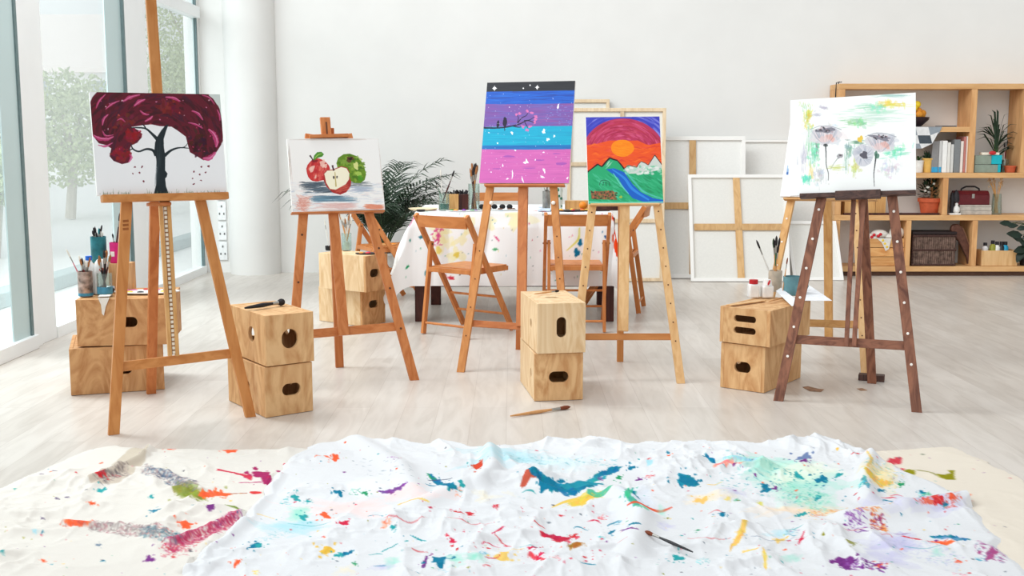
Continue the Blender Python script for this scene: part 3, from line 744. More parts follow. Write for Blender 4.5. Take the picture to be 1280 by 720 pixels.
def paint_sunset(nx, ny, q):
    P = Paint(nx, ny, (176, 52, 84), homog([(217, 147), (580, 143), (593, 575), (217, 580)], nx, ny), 14); r = P.r
    def arcs(r0, r1, cols, n, a=.6, lw=10):
        for _ in range(n):
            R = r.uniform(r0, r1); t0 = r.uniform(PI, 2 * PI); t1 = t0 + r.uniform(.1, .5)
            P.curve([(400 + R * 1.12 * math.cos(t), 340 + R * math.sin(t)) for t in (t0, (t0 + t1) / 2, t1)], [2, lw * r.uniform(.5, 1.2), 2], r.choice(cols), a)
    P.poly([(200, 130), (600, 130), (600, 260), (200, 260)], (64, 70, 190))
    arcs(186, 260, [(84, 92, 204), (60, 58, 170), (150, 150, 226), (120, 120, 216)], 90)
    P.poly([(400 + 208 * math.cos(t / 20 * PI + PI), 335 + 182 * math.sin(t / 20 * PI + PI)) for t in range(21)] + [(608, 400), (192, 400)], (186, 52, 92))
    arcs(80, 180, [(202, 64, 108), (170, 40, 70), (218, 92, 134), (190, 54, 80), (160, 36, 64), (208, 80, 110)], 260)
    P.poly([(200, 285), (260, 280), (330, 262), (470, 262), (520, 285), (600, 270), (600, 440), (200, 440)], (236, 84, 34))
    for _ in range(150):
        x, y = r.uniform(200, 580), r.uniform(280, 410); P.line([(x, y), (x + 20, y + r.uniform(-8, 6)), (x + 45, y + r.uniform(-14, 10))], [1, r.uniform(4, 12), 1], r.choice([(244, 96, 30), (226, 66, 36), (250, 120, 40), (214, 56, 44), (240, 84, 60)]), .6)
    P.blob(394, 300, 56, 43, (250, 140, 16), 1, 0, .03, 36); P.dry(345, 290, 445, 310, 70, 40, [(254, 156, 30), (246, 126, 14)], .5, 6)
    mt = [(210, 424), (268, 380), (290, 392), (330, 348), (368, 362), (400, 402), (425, 385), (462, 395), (485, 366), (520, 384), (553, 334), (588, 384)]
    P.poly(mt + [(605, 600), (200, 600)], (38, 168, 112))
    P.poly([(400, 402), (425, 385), (462, 395), (485, 366), (520, 384), (553, 334), (590, 386), (590, 405), (500, 425), (420, 428)], (206, 214, 206))
    for _ in range(60):
        x, y = r.uniform(405, 590), r.uniform(388, 430); P.blob(x, y, r.uniform(4, 12), r.uniform(3, 7), r.choice([(236, 238, 232), (170, 214, 190), (190, 206, 200), (110, 190, 150)]), .7)
    P.dry(300, 400, 340, 355, 30, 16, [(190, 220, 200)], .6, 4)
    for _ in range(240):
        x, y = r.uniform(215, 590), r.uniform(425, 580); P.curve([(x, y), (x + 16, y + 14), (x + 36, y + 22)], [2, r.uniform(5, 12), 2], r.choice([(20, 150, 96), (60, 184, 130), (24, 132, 84), (44, 172, 118), (90, 200, 160)]), .5)
    P.poly([(310, 405), (350, 400), (400, 420), (440, 480), (480, 520), (540, 550), (600, 562), (600, 590), (500, 572), (440, 552), (400, 510), (370, 450)], (18, 96, 196))
    P.curve([(340, 405), (400, 450), (440, 505), (520, 560)], [4, 12, 14, 8], (50, 140, 226), .9); P.curve([(345, 425), (380, 480), (420, 530)], [4, 8, 4], (110, 210, 200), .8); P.curve([(400, 410), (450, 470), (500, 520), (590, 555)], [3, 9, 9, 4], (90, 200, 190), .7)
    for i in range(len(mt) - 1):
        w = 7 if i < 5 else 3.5
        P.line([mt[i], ((mt[i][0] + mt[i + 1][0]) / 2, (mt[i][1] + mt[i + 1][1]) / 2 + r.uniform(-2, 2)), mt[i + 1]], w, (44, 22, 30) if i < 5 or i > 9 else (90, 62, 60), 1, .3)
    P.poly([(232, 518), (340, 512), (362, 560), (232, 556)], (112, 98, 62))
    for _ in range(150): P.blob(r.uniform(232, 360), r.uniform(515, 556), r.uniform(2, 6), r.uniform(2, 5), r.choice([(160, 80, 60), (70, 90, 50), (140, 120, 70), (60, 60, 50), (190, 100, 70)]), .9)
    P.blob(380, 545, 8, 6, (190, 190, 60), .8)
    for pts in ([(275, 485), (282, 465), (300, 460), (322, 468), (326, 490)], [(292, 488), (296, 468)], [(310, 488), (306, 468)]): P.curve(pts, 2.6, (22, 66, 52))
    P.curve([(217, 570), (320, 574), (450, 573), (592, 570)], 7, (120, 220, 200), .8)
    return P.grid()
def paint_flowers(nx, ny, q):
    P = Paint(nx, ny, (245, 247, 245), homog([(65, 100), (838, 55), (850, 668), (60, 695)], nx, ny), 17); r = P.r
    gr, tl, ye, ol = (142, 206, 158), (120, 220, 186), (226, 206, 60), (200, 206, 120)
    def dab(x, y, w, h, cols, n=26, a=.45, vert=False):
        for _ in range(n):
            u, v_ = x + r.gauss(0, w * .42), y + r.gauss(0, h * .42)
            if vert: P.line([(u, v_ - h * .3), (u + r.uniform(-3, 3), v_ + h * .3)], [1, r.uniform(3, 8)], r.choice(cols), a)
            else: P.line([(u - w * .3, v_), (u, v_ + r.uniform(-3, 3)), (u + w * .3, v_ + r.uniform(-5, 2))], [1, r.uniform(2, 8), 1], r.choice(cols), a)
    for x, y, w, h, c in ((170, 185, 30, 60, [ye, gr, (210, 220, 120)]), (180, 260, 45, 24, [ye, ol]), (150, 130, 60, 22, [(190, 220, 180), ol]), (215, 430, 30, 110, [tl, gr, (140, 225, 200)]), (165, 590, 40, 34, [tl, (110, 224, 190)]), (185, 350, 24, 100, [gr, (170, 216, 190)]),
                          (145, 450, 26, 100, [(206, 200, 214), (190, 190, 206)]), (235, 380, 16, 60, [(120, 130, 130), (150, 180, 170)]), (195, 530, 26, 60, [(230, 206, 120), (240, 220, 150)]), (255, 570, 40, 60, [(190, 196, 200), (214, 216, 218)])): dab(x, y, w, h, c, 34, .5, True)
    for x, y, w, h, c in ((560, 145, 110, 34, [gr, (170, 220, 196)]), (690, 130, 110, 26, [ye, (214, 206, 100), (236, 224, 130)]), (470, 235, 110, 34, [gr, (130, 196, 140), (180, 220, 180)]), (600, 215, 190, 30, [(190, 222, 206), (206, 226, 216)]), (700, 75, 130, 10, [(170, 206, 200)]), (600, 175, 190, 22, [(190, 226, 206)]),
                          (720, 415, 100, 50, [tl, (110, 214, 170), (150, 230, 200)]), (480, 360, 60, 16, [(90, 120, 110), gr]), (350, 520, 60, 22, [ol, (214, 222, 150)]), (270, 150, 30, 14, [(190, 184, 200)]), (225, 190, 34, 14, [(196, 196, 208)])): dab(x, y, w, h, c, 40, .5)
    for x, y, w, h, c in ((465, 500, 40, 80, [ol, (190, 200, 110)]), (410, 490, 16, 80, [(150, 190, 170), (190, 210, 200)]), (690, 520, 70, 60, [(206, 206, 212), (224, 224, 228)]), (430, 410, 24, 60, [(110, 150, 140), (160, 196, 190)])): dab(x, y, w, h, c, 24, .45, True)
    P.blob(500, 340, 16, 20, (232, 190, 60), .9, 0, .3)
    for x, y, w, h, c, n_ in ((215, 430, 34, 130, (110, 205, 160), 26), (175, 190, 22, 46, (214, 200, 70), 20), (490, 240, 60, 22, (130, 196, 140), 22), (700, 120, 80, 18, (222, 206, 90), 22), (715, 415, 60, 34, (110, 214, 176), 26), (250, 560, 34, 60, (186, 190, 196), 20), (690, 520, 56, 50, (196, 196, 204), 26), (470, 510, 34, 40, (196, 204, 110), 18), (165, 590, 30, 24, (90, 210, 176), 18), (600, 150, 60, 24, (140, 214, 180), 20), (440, 400, 26, 50, (120, 160, 150), 18), (320, 270, 60, 30, (206, 208, 214), 14)):
        for _ in range(n_): P.blob(x + r.gauss(0, w * .5), y + r.gauss(0, h * .45), r.uniform(4, 14), r.uniform(5, 18), [min(255, v + r.randint(-14, 26)) for v in c], .38, r.uniform(-.4, .4), .45)
    def poppy(x, y, w, h, tilt=0):
        cup = [(x - w, y - h * .5), (x - w * .8, y + h * .3), (x - w * .35, y + h * .85), (x, y + h), (x + w * .4, y + h * .8), (x + w * .85, y + h * .2), (x + w, y - h * .5), (x + w * .4, y - h * .8), (x - w * .4, y - h * .8)]
        P.blob(x, y, w * 1.0, h * .82, (214, 212, 216), .85, tilt, .12, 40); P.blob(x - w * .1, y + h * .35, w * .5, h * .6, (214, 210, 214), .85, 0, .15, 30)
        for q in range(14): P.blob(x + r.gauss(0, w * .5), y + r.gauss(-h * .1, h * .35), w * .3, h * .35, r.choice([(190, 192, 204), (228, 226, 230), (170, 174, 188), (236, 220, 222)]), .4, r.uniform(-.5, .5), .4)
        for _ in range(90):
            t = r.uniform(-1, 1); k = r.uniform(0, 1)
            P.line([(x + w * t * .95, y - h * .5), (x + w * t * .6, y + h * .3), (x + w * t * .15, y + h * .85)][: 2 + (k > .5)], [1, 5, 1][: 2 + (k > .5)], r.choice([(182, 184, 196), (226, 224, 228), (160, 164, 178), (236, 214, 214), (204, 200, 210), (150, 156, 168)]), .5)
        P.blob(x + w * .3, y + h * .25, w * .28, h * .3, (232, 150, 130), .45, .4, .3); P.blob(x - w * .1, y + h * .4, w * .3, h * .3, (236, 196, 190), .5)
        P.blob(x, y - h * .42, w * .58, h * .22, (112, 110, 122), .8, tilt, .4)
        for _ in range(26): P.blob(x + r.gauss(0, w * .3), y - h * .48 + r.gauss(0, h * .1), 5, 4, r.choice([(50, 46, 54), (120, 116, 130), (170, 140, 150), (60, 56, 60)]), .9)
        P.line([(x - w, y - h * .5), (x - w * .4, y - h * .85), (x + w * .4, y - h * .8), (x + w, y - h * .5)], 4, (150, 154, 166), .8, .5)
    poppy(285, 315, 98, 66); poppy(625, 360, 98, 66, .15)
    P.blob(520, 440, 66, 66, (206, 206, 214), .95, .3, .1); 
    for _ in range(60):
        t = r.uniform(0, 6.28); P.line([(520 + 62 * math.cos(t), 440 + 62 * math.sin(t)), (520 + 26 * math.cos(t + .3), 440 + 26 * math.sin(t + .3))], [2, 6], r.choice([(170, 176, 190), (228, 228, 234), (150, 158, 172)]), .5)
    P.blob(525, 440, 20, 28, (74, 72, 84), .9, -.5, .3)
    P.curve([(284, 370), (288, 430), (290, 500), (303, 555), (302, 598)], [9, 6, 5, 4, 3], (60, 60, 66), .95); P.blob(285, 378, 14, 10, (60, 66, 66), .8)
    P.curve([(600, 430), (592, 500), (586, 560), (590, 635)], [11, 7, 5, 3], (52, 52, 60), .95); P.blob(602, 440, 16, 22, (60, 110, 90), .8, 0, .3)
    P.blob(373, 446, 20, 14, (150, 148, 154), .85, -.6, .3); P.blob(378, 440, 9, 6, (80, 70, 76), .8); P.curve([(360, 460), (335, 495), (316, 530)], [5, 3, 2], (150, 160, 150), .9)
    for _ in range(16):
        x, y = r.uniform(90, 820), r.uniform(120, 640); P.blob(x, y, r.uniform(2, 6), r.uniform(1, 4), r.choice([(206, 206, 200), (216, 200, 190)]), .6)
    return P.grid()
def paint_blank(nx, ny, q):
    P = Paint(nx, ny, (244, 245, 245), homog(q, nx, ny), 3)
    P.poly([(984.5, 217), (986.5, 203), (987.5, 217)], (40, 100, 170)); return P.grid()

# ---------------------------------------------------------------- easel with the tree painting
E1 = Easel('tall orange studio easel at left holding the tree painting', (142, 543), (313, 521), (189, 492), (176, -69), .3)
E1.leg(E1.a, (165.3, 124), .046, .022, m_or); E1.leg(E1.b, (221, 124), .046, .022, m_or)
E1.rear((196, 122), .044, .024, m_or2)
E1.bar('top_rail', (160, 128), (226, 127), .035, .02, m_or2, -.021)
E1.bar('crossbar', (146, 459), (298, 440.5), .042, .02, m_or, -.021)
E1.bar('mast', (185, -50), (206, 258), .044, .02, m_or, .022)
m_rack = mat('toothed rack', (232, 222, 204), .5)
for dx in (-5, 5): E1.bar('mast_rail', (205.5 + dx, 254), (217 + dx * .9, 445), .016, .02, m_lt2, .012)
rk = MB(); 
A, B = E1.p(206, 258, .010), E1.p(217, 443, .010)
rk.bar(A, B, .013, .006, (B - A).cross(E1.n)); rk.build('rack', mat('shaded slot', (176, 132, 88), .7), E1.o)  # brown strip stands for the shade inside the rack slot
rk = MB()
for k in range(34):
    c = A.lerp(B, (k + .5) / 34) + E1.n * .005
    rk.bar(c - (B - A).normalized() * .006, c + (B - A).normalized() * .0065, .012, .006, (B - A).cross(E1.n))
rk.build('rack_teeth', m_rack, E1.o)
E1.bar('canvas_ledge', (127, 248.5), (284, 244.8), .032, .058, m_or, .042, bevel=.004)
for q in range(3): E1.bar('burnt_stamp', (153.5, 276.5 + q * 5), (160.8, 276 + q * 5), .010, .0015, mat('burnt mark', (150, 88, 44), .7), .0115)
E1.bar('ledge_block', (184, 255.5), (213, 254.8), .014, .04, m_or2, .03, bevel=.003)
canvas(E1, 'white canvas painting of a black tree with a dark red crown', [(113, 116), (272.5, 117), (286, 241), (120.5, 243.5)], .045, paint_tree, nx=420, ny=310)
# ---------------------------------------------------------------- easel with the apples
E2 = Easel('orange easel with drilled legs holding the apple painting', (362, 487), (518, 475), (424.5, 459), (410, 172), .72)
E2.leg(E2.a, (387, 168), .047, .022, m_knot, [.55, .8], m_screw, .006); E2.leg(E2.b, (434, 168), .047, .022, m_knot, [.28, .5, .72], m_screw, .006)
E2.rear((412, 160), .044, .022, m_or2)
E2.bar('crossbar', (370, 419), (504, 407.5), .045, .02, m_knot, -.021)
E2.bar('mast', (406, 147), (430, 419), .052, .02, m_knot, .003)
E2.bar('mast_slot', (407.3, 153), (408.6, 170), .008, .024, m_screw, .004)
E2.bar('top_rail', (386, 172.5), (434, 171), .018, .07, m_or2, .01)
E2.bar('canvas_ledge', (364, 267), (480, 264.5), .008, .04, m_or2, .022)
canvas(E2, 'canvas painting of a red apple, a green apple and a cut half', [(358.8, 173.5), (474, 172.6), (480.6, 262), (365.5, 265.3)], .035, paint_apples, nx=330, ny=260)
# ---------------------------------------------------------------- easel with the night sky
E3 = Easel('orange easel with white knobs holding the painting of two birds', (576, 465), (709, 472), (650, 437), (659, 120), .75)
E3.leg(E3.a, (631, 120), .042, .022, m_or, [.2, .36, .52, .68], m_screw); E3.leg(E3.b, (684, 120), .042, .022, m_or, [.3, .42, .54, .66, .78], m_screw)
E3.rear((657, 120), .05, .022, m_or2)
E3.bar('crossbar', (586, 404), (706, 412), .036, .018, m_or2, -.021)
E3.bar('mast', (656, 112), (651.5, 408), .054, .022, m_or2, .0)
for x, y in ((614.5, 254), (692, 254)):
    R = E3.n.to_track_quat('Z', 'Y').to_matrix()
    MB().lathe([(.010, 0), (.012, .005), (.010, .012), (.005, .015)], E3.p(x, y, .012), 16, R).build('knob', m_whitedot, E3.o)
E3.bar('canvas_ledge', (606, 232), (706, 232), .01, .034, m_or2, .026)
canvas(E3, 'painting in blue, purple and pink bands with two birds on a branch', [(607.5, 103), (716.8, 101.5), (713.3, 228.5), (600.5, 229.3)], .04, paint_birds, nx=320, ny=350)
# ---------------------------------------------------------------- easel with the sunset
E4 = Easel('light pine easel holding the sunset mountain painting', (714.5, 480), (851, 479), (775, 452), (781, 160), .75)
dts = [.22 + .1 * k for k in range(8)]
E4.leg(E4.a, (752, 158), .042, .022, m_lt, dts, m_screw); E4.leg(E4.b, (808.5, 158), .042, .022, m_lt, dts, m_screw)
E4.rear((778, 158), .036, .024, m_or)
E4.bar('crossbar', (722, 421), (842, 421), .034, .02, m_or, -.021)
E4.bar('mast', (782, 150), (779, 414), .052, .022, m_lt, .003)
E4.bar('canvas_ledge', (738, 256), (824, 255.5), .009, .034, m_lt, .026)
canvas(E4, 'sunset painting of an orange sun over white-tipped mountains and a blue river', [(734, 146.6), (825, 145.6), (828.6, 253.5), (733.8, 254.8)], .04, paint_sunset, nx=290, ny=330)
# ---------------------------------------------------------------- pine easel behind the dark one
E6 = Easel('pine easel standing behind the dark easel, holding a blank canvas', (946, 455), (1081, 470), (1036, 423), (1022, 130), .6)
E6.leg(E6.a, (1014, 132), .042, .022, m_lt2, [.3 + .14 * k for k in range(6)], m_whitedot, .006); E6.leg(E6.b, (1063, 132), .036, .022, m_lt, dts, m_screw)
E6.rear((1034, 140), .05, .022, m_lt2)
E6.bar('crossbar', (958, 402), (1076, 406), .04, .018, m_lt2, -.021)
E6.bar('canvas_ledge', (980, 249), (1096, 250), .01, .034, m_lt2, .026)
canvas(E6, 'blank white canvas on the pine easel, behind the flower painting', [(987, 151), (1100, 151), (1100, 246.5), (976.5, 246.5)], .035, paint_blank, nx=80, ny=80)
# ---------------------------------------------------------------- dark easel with the flowers
E5 = Easel('dark stained easel with pale peg holes holding the flower painting', (973, 501), (1146, 515), (1090, 479), (1077, 135), .55)
dts = [.22 + .145 * k for k in range(7)]
E5.leg(E5.a, (1052, 130), .046, .022, m_dk, dts, m_whitedot, .0065); E5.leg(E5.b, (1102, 130), .046, .022, m_dk, dts, m_whitedot, .0065)  # white discs stand in for light showing through the drilled legs
E5.rear((1073, 130), .044, .026, m_dk)
MB().box(G(1090, 476) + Vector((0, .01, .0165)), (.13, .055, .033), math.atan2(E5.u.y, E5.u.x)).build('foot_plate', m_dk2, E5.o, bevel=.003)
E5.bar('crossbar', (984, 423.5), (1136, 432.5), .043, .018, m_dk, -.021)
for a_, b_ in (((1067.5, 240), (1058, 433)), ((1080, 240), (1067.5, 433))): E5.bar('mast_rail', a_, b_, .021, .02, m_dk, .012)
E5.bar('canvas_ledge', (1000, 245.5), (1145, 241), .022, .05, m_dk2, .036, bevel=.003)
E5.bar('ledge_clamp', (1044, 244.5), (1101, 242.5), .042, .03, m_dk2, .07, bevel=.003)
canvas(E5, 'painting of grey poppies on white with green and yellow dabs', [(988.5, 125), (1143.6, 116), (1146, 239.5), (986.5, 245)], .045, paint_flowers, nx=400, ny=320)
# ================================================================ FOLDING CHAIRS
def make_chair(label, m):
    t = thing('folding_chair', label, 'chair', (0, 0, 0), 0, 'wooden folding chairs round the table')
    W = .205
    for s in (-1, 1):
        MB().bar((s * W, -.25, .78), (s * W, .24, 0.006), .022, .036, (1, 0, 0)).build('backrest_leg', m, t, bevel=.002)
        MB().bar((s * (W - .024), -.215, 0.004), (s * (W - .024), -.125, .60), .02, .034, (1, 0, 0)).build('leg', m, t, bevel=.002)
    pts = []
    bk = MB()
    for k in range(9):
        x0, x1 = -.194 + .388 * k / 9, -.194 + .388 * (k + 1) / 9
        y0, y1 = [-.232 - .02 * (1 - (x / .2) ** 2) for x in (x0, x1)]
        bk.add([(x0, y0 - .008, .70), (x1, y1 - .008, .70), (x1, y1 - .02, .775), (x0, y0 - .02, .775), (x0, y0 + .008, .70), (x1, y1 + .008, .70), (x1, y1 - .004, .775), (x0, y0 - .004, .775)],
               [(0, 1, 2, 3), (7, 6, 5, 4), (0, 4, 5, 1), (3, 2, 6, 7)] + ([(0, 3, 7, 4)] if k == 0 else []) + ([(1, 5, 6, 2)] if k == 8 else []))
    bk.build('backrest', across(m), t)
    MB().box((0, .04, .433), (.35, .36, .014)).build('seat', m, t, bevel=.003)
    for s in (-1, 1): MB().bar((s * .166, -.165, .415), (s * .166, .235, .415), .02, .03, (1, 0, 0)).build('seat_rail', m, t, bevel=.002)
    MB().bar((-.17, -.16, .42), (.17, -.16, .42), .022, .03, (0, 1, 0)).build('seat_rail', m, t, bevel=.002)
    MB().tube([(-.175, -.206, .075), (.175, -.206, .075)], .008, 8).build('rung', m, t)
    MB().tube([(-.198, .16, .12), (.198, .16, .12)], .008, 8).build('rung', m, t)
    MB().tube([(-.198, .085, .24), (.198, .085, .24)], .008, 8).build('rung', m, t)
    b = MB()
    for s in (-1, 1):
        b.tube([(s * (W - .037), -.128, .58), (s * (W + .016), -.128, .58)], .006, 8)
    b.build('hinge_bolt', m_screw, t)
    return t
m_ch = wood('orange chair beech', (208, 134, 76), (188, 112, 58), .42, (18, 18, 4), 1.0, rnd=.08)
ch = make_chair('orange wooden folding chair in front of the table, left one, turned to the right', m_ch)
def seat_at(o, near_l, near_r, off=0):
    a, b = G(*near_l), G(*near_r); d = b - a; rz = math.atan2(d.y, d.x); mid = (a + b) / 2
    f = Vector((-math.sin(rz), math.cos(rz), 0)); o.location = mid + f * .215; o.rotation_euler = (0, 0, rz)
seat_at(ch, (526, 417), (588, 425)); FR[ch.name] = Matrix.Translation(ch.location) @ Matrix.Rotation(ch.rotation_euler.z, 4, 'Z')
c2 = dup(ch, (0, 0, 0), 0, 'orange wooden folding chair seen square from behind, in front of the table'); seat_at(c2, (681, 416), (760.5, 416))
Yb = G(640, 353).y
c3 = dup(ch, D(622, 300, Yb + .15) * 1, math.radians(183), 'wooden folding chair beyond the table, only its backrest showing above the cloth'); c3.location.z = 0
c4 = dup(ch, (0, 0, 0), 0, 'wooden folding chair at the right end of the table, behind the sunset easel'); seat_at(c4, (798, 393), (805, 383))
c5 = dup(ch, (-.99, 8.69, 0), math.radians(-62), 'wooden folding chair behind the pale crates and apple easel, with a palette on its seat')

# ================================================================ TABLE, CLOTH AND WHAT STANDS ON IT
YF, YB_ = G(640, 403).y, G(640, 380).y
xl, xr = D(519, 300, YF).x, D(765, 300, YF).x
ZT_ = D(640, 266, YF).z
m_darkleg = wood('dark mahogany', (86, 44, 36), (52, 26, 24), .4, (18, 18, 4))
tb = thing('table', 'long table with dark mahogany legs under a splattered white cloth', 'table', ((xl + xr) / 2, (YF + YB_) / 2, 0))
MB().lohi((xl + .02, YF + .02, ZT_ - .035), (xr - .02, YB_ + .03, ZT_ - .004)).build('tabletop', m_darkleg, tb, bevel=.003)
for x, y in ((D(526, 390, YF + .06).x, YF + .06), (D(760, 390, YF + .06).x, YF + .06), (D(545, 370, YB_ - .02).x, YB_ - .02), (D(752, 370, YB_ - .02).x, YB_ - .02)):
    MB().lohi((x - .038, y - .03, 0), (x + .038, y + .03, ZT_ - .036)).build('leg', m_darkleg, tb, bevel=.003)
MB().lohi((xl + .109, YB_ - .05, .14), (xr - .099, YB_ - .02, .175)).build('stretcher', m_darkleg, tb, bevel=.003)
# table cloth: top, front fall and the two end falls as one skin
def cloth_table():
    nx, ny = 330, 190
    fall = .44; s = np.linspace(-.30, (xr - xl) + .30, nx); t = np.linspace(-.50, YB_ - YF + .06, ny)
    S, T_ = np.meshgrid(s, t)
    W_ = xr - xl
    fold = vnoise(nx, ny, 22, 60, 4) * .012 + vnoise(nx, ny, 9, 40, 5) * .004
    x = np.clip(S, 0, W_); y = np.clip(T_, 0, None)
    dl, dr, df = np.clip(-S, 0, None), np.clip(S - W_, 0, None), np.clip(-T_, 0, None)
    drop = np.hypot(np.maximum(dl, dr) * 1.45, df)
    hang = np.clip(drop / .1, 0, 1)
    X = xl + x - np.minimum(dl * .5, .15) * (1 + .3 * np.sin(T_ * 12)) + np.minimum(dr * .12, .05) + dr * .3 * np.clip(df / .1, 0, 1) + fold * hang * (dl + dr > 0)
    Y = YF + y - df * .07 - hang * .010 - np.abs(fold) * hang * (df > 0) * 1.2
    Z = ZT_ + .003 - drop + vnoise(nx, ny, 12, 12, 6) * .0012 * (hang < .02)
    Z = np.maximum(Z, .16 + .03 * np.sin(S * 9) + .015 * np.sin(S * 23))
    P3 = np.stack([X, Y, Z], -1)
    P = Paint(nx, ny, (238, 238, 238), lambda a, b: ((a + .30) / (W_ + .6) * nx, (b + .50) / (YB_ - YF + .56) * ny), 21); r = P.r
    k = .0056                                   # metres per photo pixel at the cloth
    def at(px, py): return ((px - 519) * k, -(py - 267) * k)
    def bl(px, py, rx, ry, c, a=1, rot=0, rough=.3): u, v = at(px, py); P.blob(u, v, rx * k, ry * k, c, a, rot, rough)
    for x_, y_ in ((552, 305), (560, 300), (570, 318), (548, 290), (585, 280), (640, 272), (650, 275), (610, 278), (575, 300), (565, 325)): bl(x_, y_, r.uniform(6, 14), r.uniform(4, 10), r.choice([(234, 222, 152), (240, 232, 180)]), .5, r.uniform(0, 3), .6)
    bl(570, 318, 4, 3, (222, 196, 90)); bl(548, 312, 3, 6, (228, 206, 110), .9)
    for _ in range(26): bl(r.gauss(547, 3), r.gauss(292, 7), 1, 2.4, (210, 70, 130), .8, r.uniform(0, 3))
    for x_, y_, a, b, c, ro in ((511, 331, 2.4, 2.2, (30, 150, 96), 0), (528, 296, 4, 2, (40, 120, 140), .3), (511, 298, 1.4, 3, (40, 140, 130), .6), (596, 300, 1.6, 2, (30, 100, 120), 0), (619, 298, 1, 5, (214, 60, 120), .7), (617, 311, 3.6, 1.2, (40, 150, 80), 0), (720, 303, 2.6, 4.2, (20, 110, 150), -.3), (716, 315, 4, 4.6, (20, 110, 150), -.4),
                                (751, 296, 2, 2, (20, 90, 150), 0), (747, 290, .8, 1, (20, 100, 150), 0), (533, 340, 2, 3, (30, 130, 140), 0), (529, 273, 1.8, 1.8, (60, 120, 140), 0), (574, 342, 1, 1, (60, 60, 60), 0), (563, 346, 5, 2, (210, 60, 80), 0), (556, 344, 2, 2, (190, 40, 80), 0), (590, 352, 2, 1.4, (216, 40, 60), 0), (587, 356, 1.6, 2.6, (200, 50, 60), 0),
                                (734, 270, 3, 2.4, (222, 30, 50), 0), (700, 270, 12, 1, (60, 60, 60), 0), (658, 280, 1, 1, (200, 60, 90), 0), (662, 300, .7, .7, (200, 60, 90), 0)): bl(x_, y_, a, b, c, 1, ro)
    P.curve([at(719, 285), at(718, 298), at(710, 307), at(703, 313)], [1.6 * k, 3 * k, 2 * k, .8 * k], (222, 216, 120))
    for _ in range(5): bl(r.uniform(507, 520), 268 + r.uniform(0, 5), 4, 2, (228, 110, 160), .8)
    for _ in range(90): bl(r.uniform(470, 790), r.uniform(262, 350), r.uniform(.3, .9), r.uniform(.3, .9), r.choice([(40, 120, 140), (210, 60, 120), (60, 60, 70), (222, 196, 90), (30, 140, 90)]), .9)
    # orange run of paint on the right fall
    P.poly([(W_ + .01, .2), (W_ + .10, .19), (W_ + .16, .22), (W_ + .18, .27), (W_ + .1, .28), (W_ + .02, .27)], (232, 76, 28)); P.curve([(W_ - .01, .02), (W_ + .06, .05), (W_ + .15, .07), (W_ + .19, .06)], [.01, .05, .05, .02], (232, 70, 26))
    P.smear([(W_ + .03, -.01), (W_ + .07, -.08), (W_ + .10, -.16), (W_ + .10, -.23)], [.04, .07, .07, .03], (226, 66, 24))
    for q in range(40): P.blob(W_ + .07 + r.gauss(0, .02), r.uniform(-.22, -.01), .02, .03, (226, 66, 24), 1)
    for _ in range(60):
        P.blob(r.uniform(.05, W_), r.uniform(.02, .7), r.uniform(.006, .03), r.uniform(.006, .03), r.choice([(224, 190, 60), (60, 130, 190), (216, 60, 60), (40, 150, 110), (90, 90, 100), (210, 120, 170)]), .8, 0, .4)
    return grid_obj('tablecloth', P3, P.grid(), paint_mat('splattered cotton', .85, spec=.1))
tc_ = tag(cloth_table(), 'white cloth with paint splatters draped over the long table', 'tablecloth')
ZC = ZT_ + .0065

# brushes --------------------------------------------------------------
m_h = {'dark': mat('dark lacquered handle', (70, 36, 34), .35, var=.15), 'red': mat('red lacquered handle', (150, 44, 44), .35), 'tan': mat('bare wood handle', (206, 150, 96), .5), 'black': mat('black handle', (34, 34, 38), .35), 'white': mat('white handle', (228, 226, 220), .4), 'green': mat('green handle', (54, 96, 62), .4), 'pink': mat('pink handle', (206, 120, 130), .4)}
m_br = {'dark': mat('dark bristle', (44, 40, 42), .8, var=.3, scale=90), 'tan': mat('tan bristle', (160, 106, 64), .8, var=.3, scale=90), 'white': mat('pale bristle', (226, 222, 212), .8, var=.1), 'teal': mat('bristle with teal paint', (30, 130, 140), .6), 'green': mat('bristle with green paint', (60, 110, 54), .6), 'brown': mat('brown bristle', (120, 60, 36), .8)}
def brush(base, tip, r, hc, bc, label, group=None, flat=1.0, name='paintbrush'):
    base, tip = Vector(base), Vector(tip); d = tip - base; L = d.length; d.normalize()
    o = thing(name, label, 'brush', base, 0, group)
    q = lambda s: base + d * (L * s)
    MB().tube([q(0), q(.1), q(.45), q(.68)], [r * .35, r * .6, r * .95, r * .6], 8).build('handle', m_h[hc], o)
    MB().tube([q(.68), q(.82)], [r * .65, r * .85], 8).build('ferrule', m_metal, o)
    MB().tube([q(.82), q(.9), q(.96), q(1)], [r * .85, r * 1.15 * flat, r * .9 * flat, r * .2], 8).build('bristles', m_br[bc], o)
    return o
def bunch(c, z0, z1, rad, n, r, label, group, seed, hcs=('dark', 'tan', 'black', 'red'), bcs=('dark', 'tan', 'white'), spread=1.6, up=True):
    rr = random.Random(seed)
    for k in range(n):
        a = 2 * PI * (k + rr.uniform(-.3, .3)) / n; q = rad * rr.uniform(.45, .8)
        b = Vector((c[0] - math.cos(a) * q * .7, c[1] - math.sin(a) * q * .7, z0)); h = (z1 - z0) * rr.uniform(.78, 1.0)
        t = Vector((c[0] + math.cos(a) * q * spread, c[1] + math.sin(a) * q * spread, z0 + h))
        brush(b, t, r * rr.uniform(.8, 1.2), rr.choice(hcs), rr.choice(bcs), label, group)
m_glass = glassy('jar glass', (242, 249, 247), .6, .06)
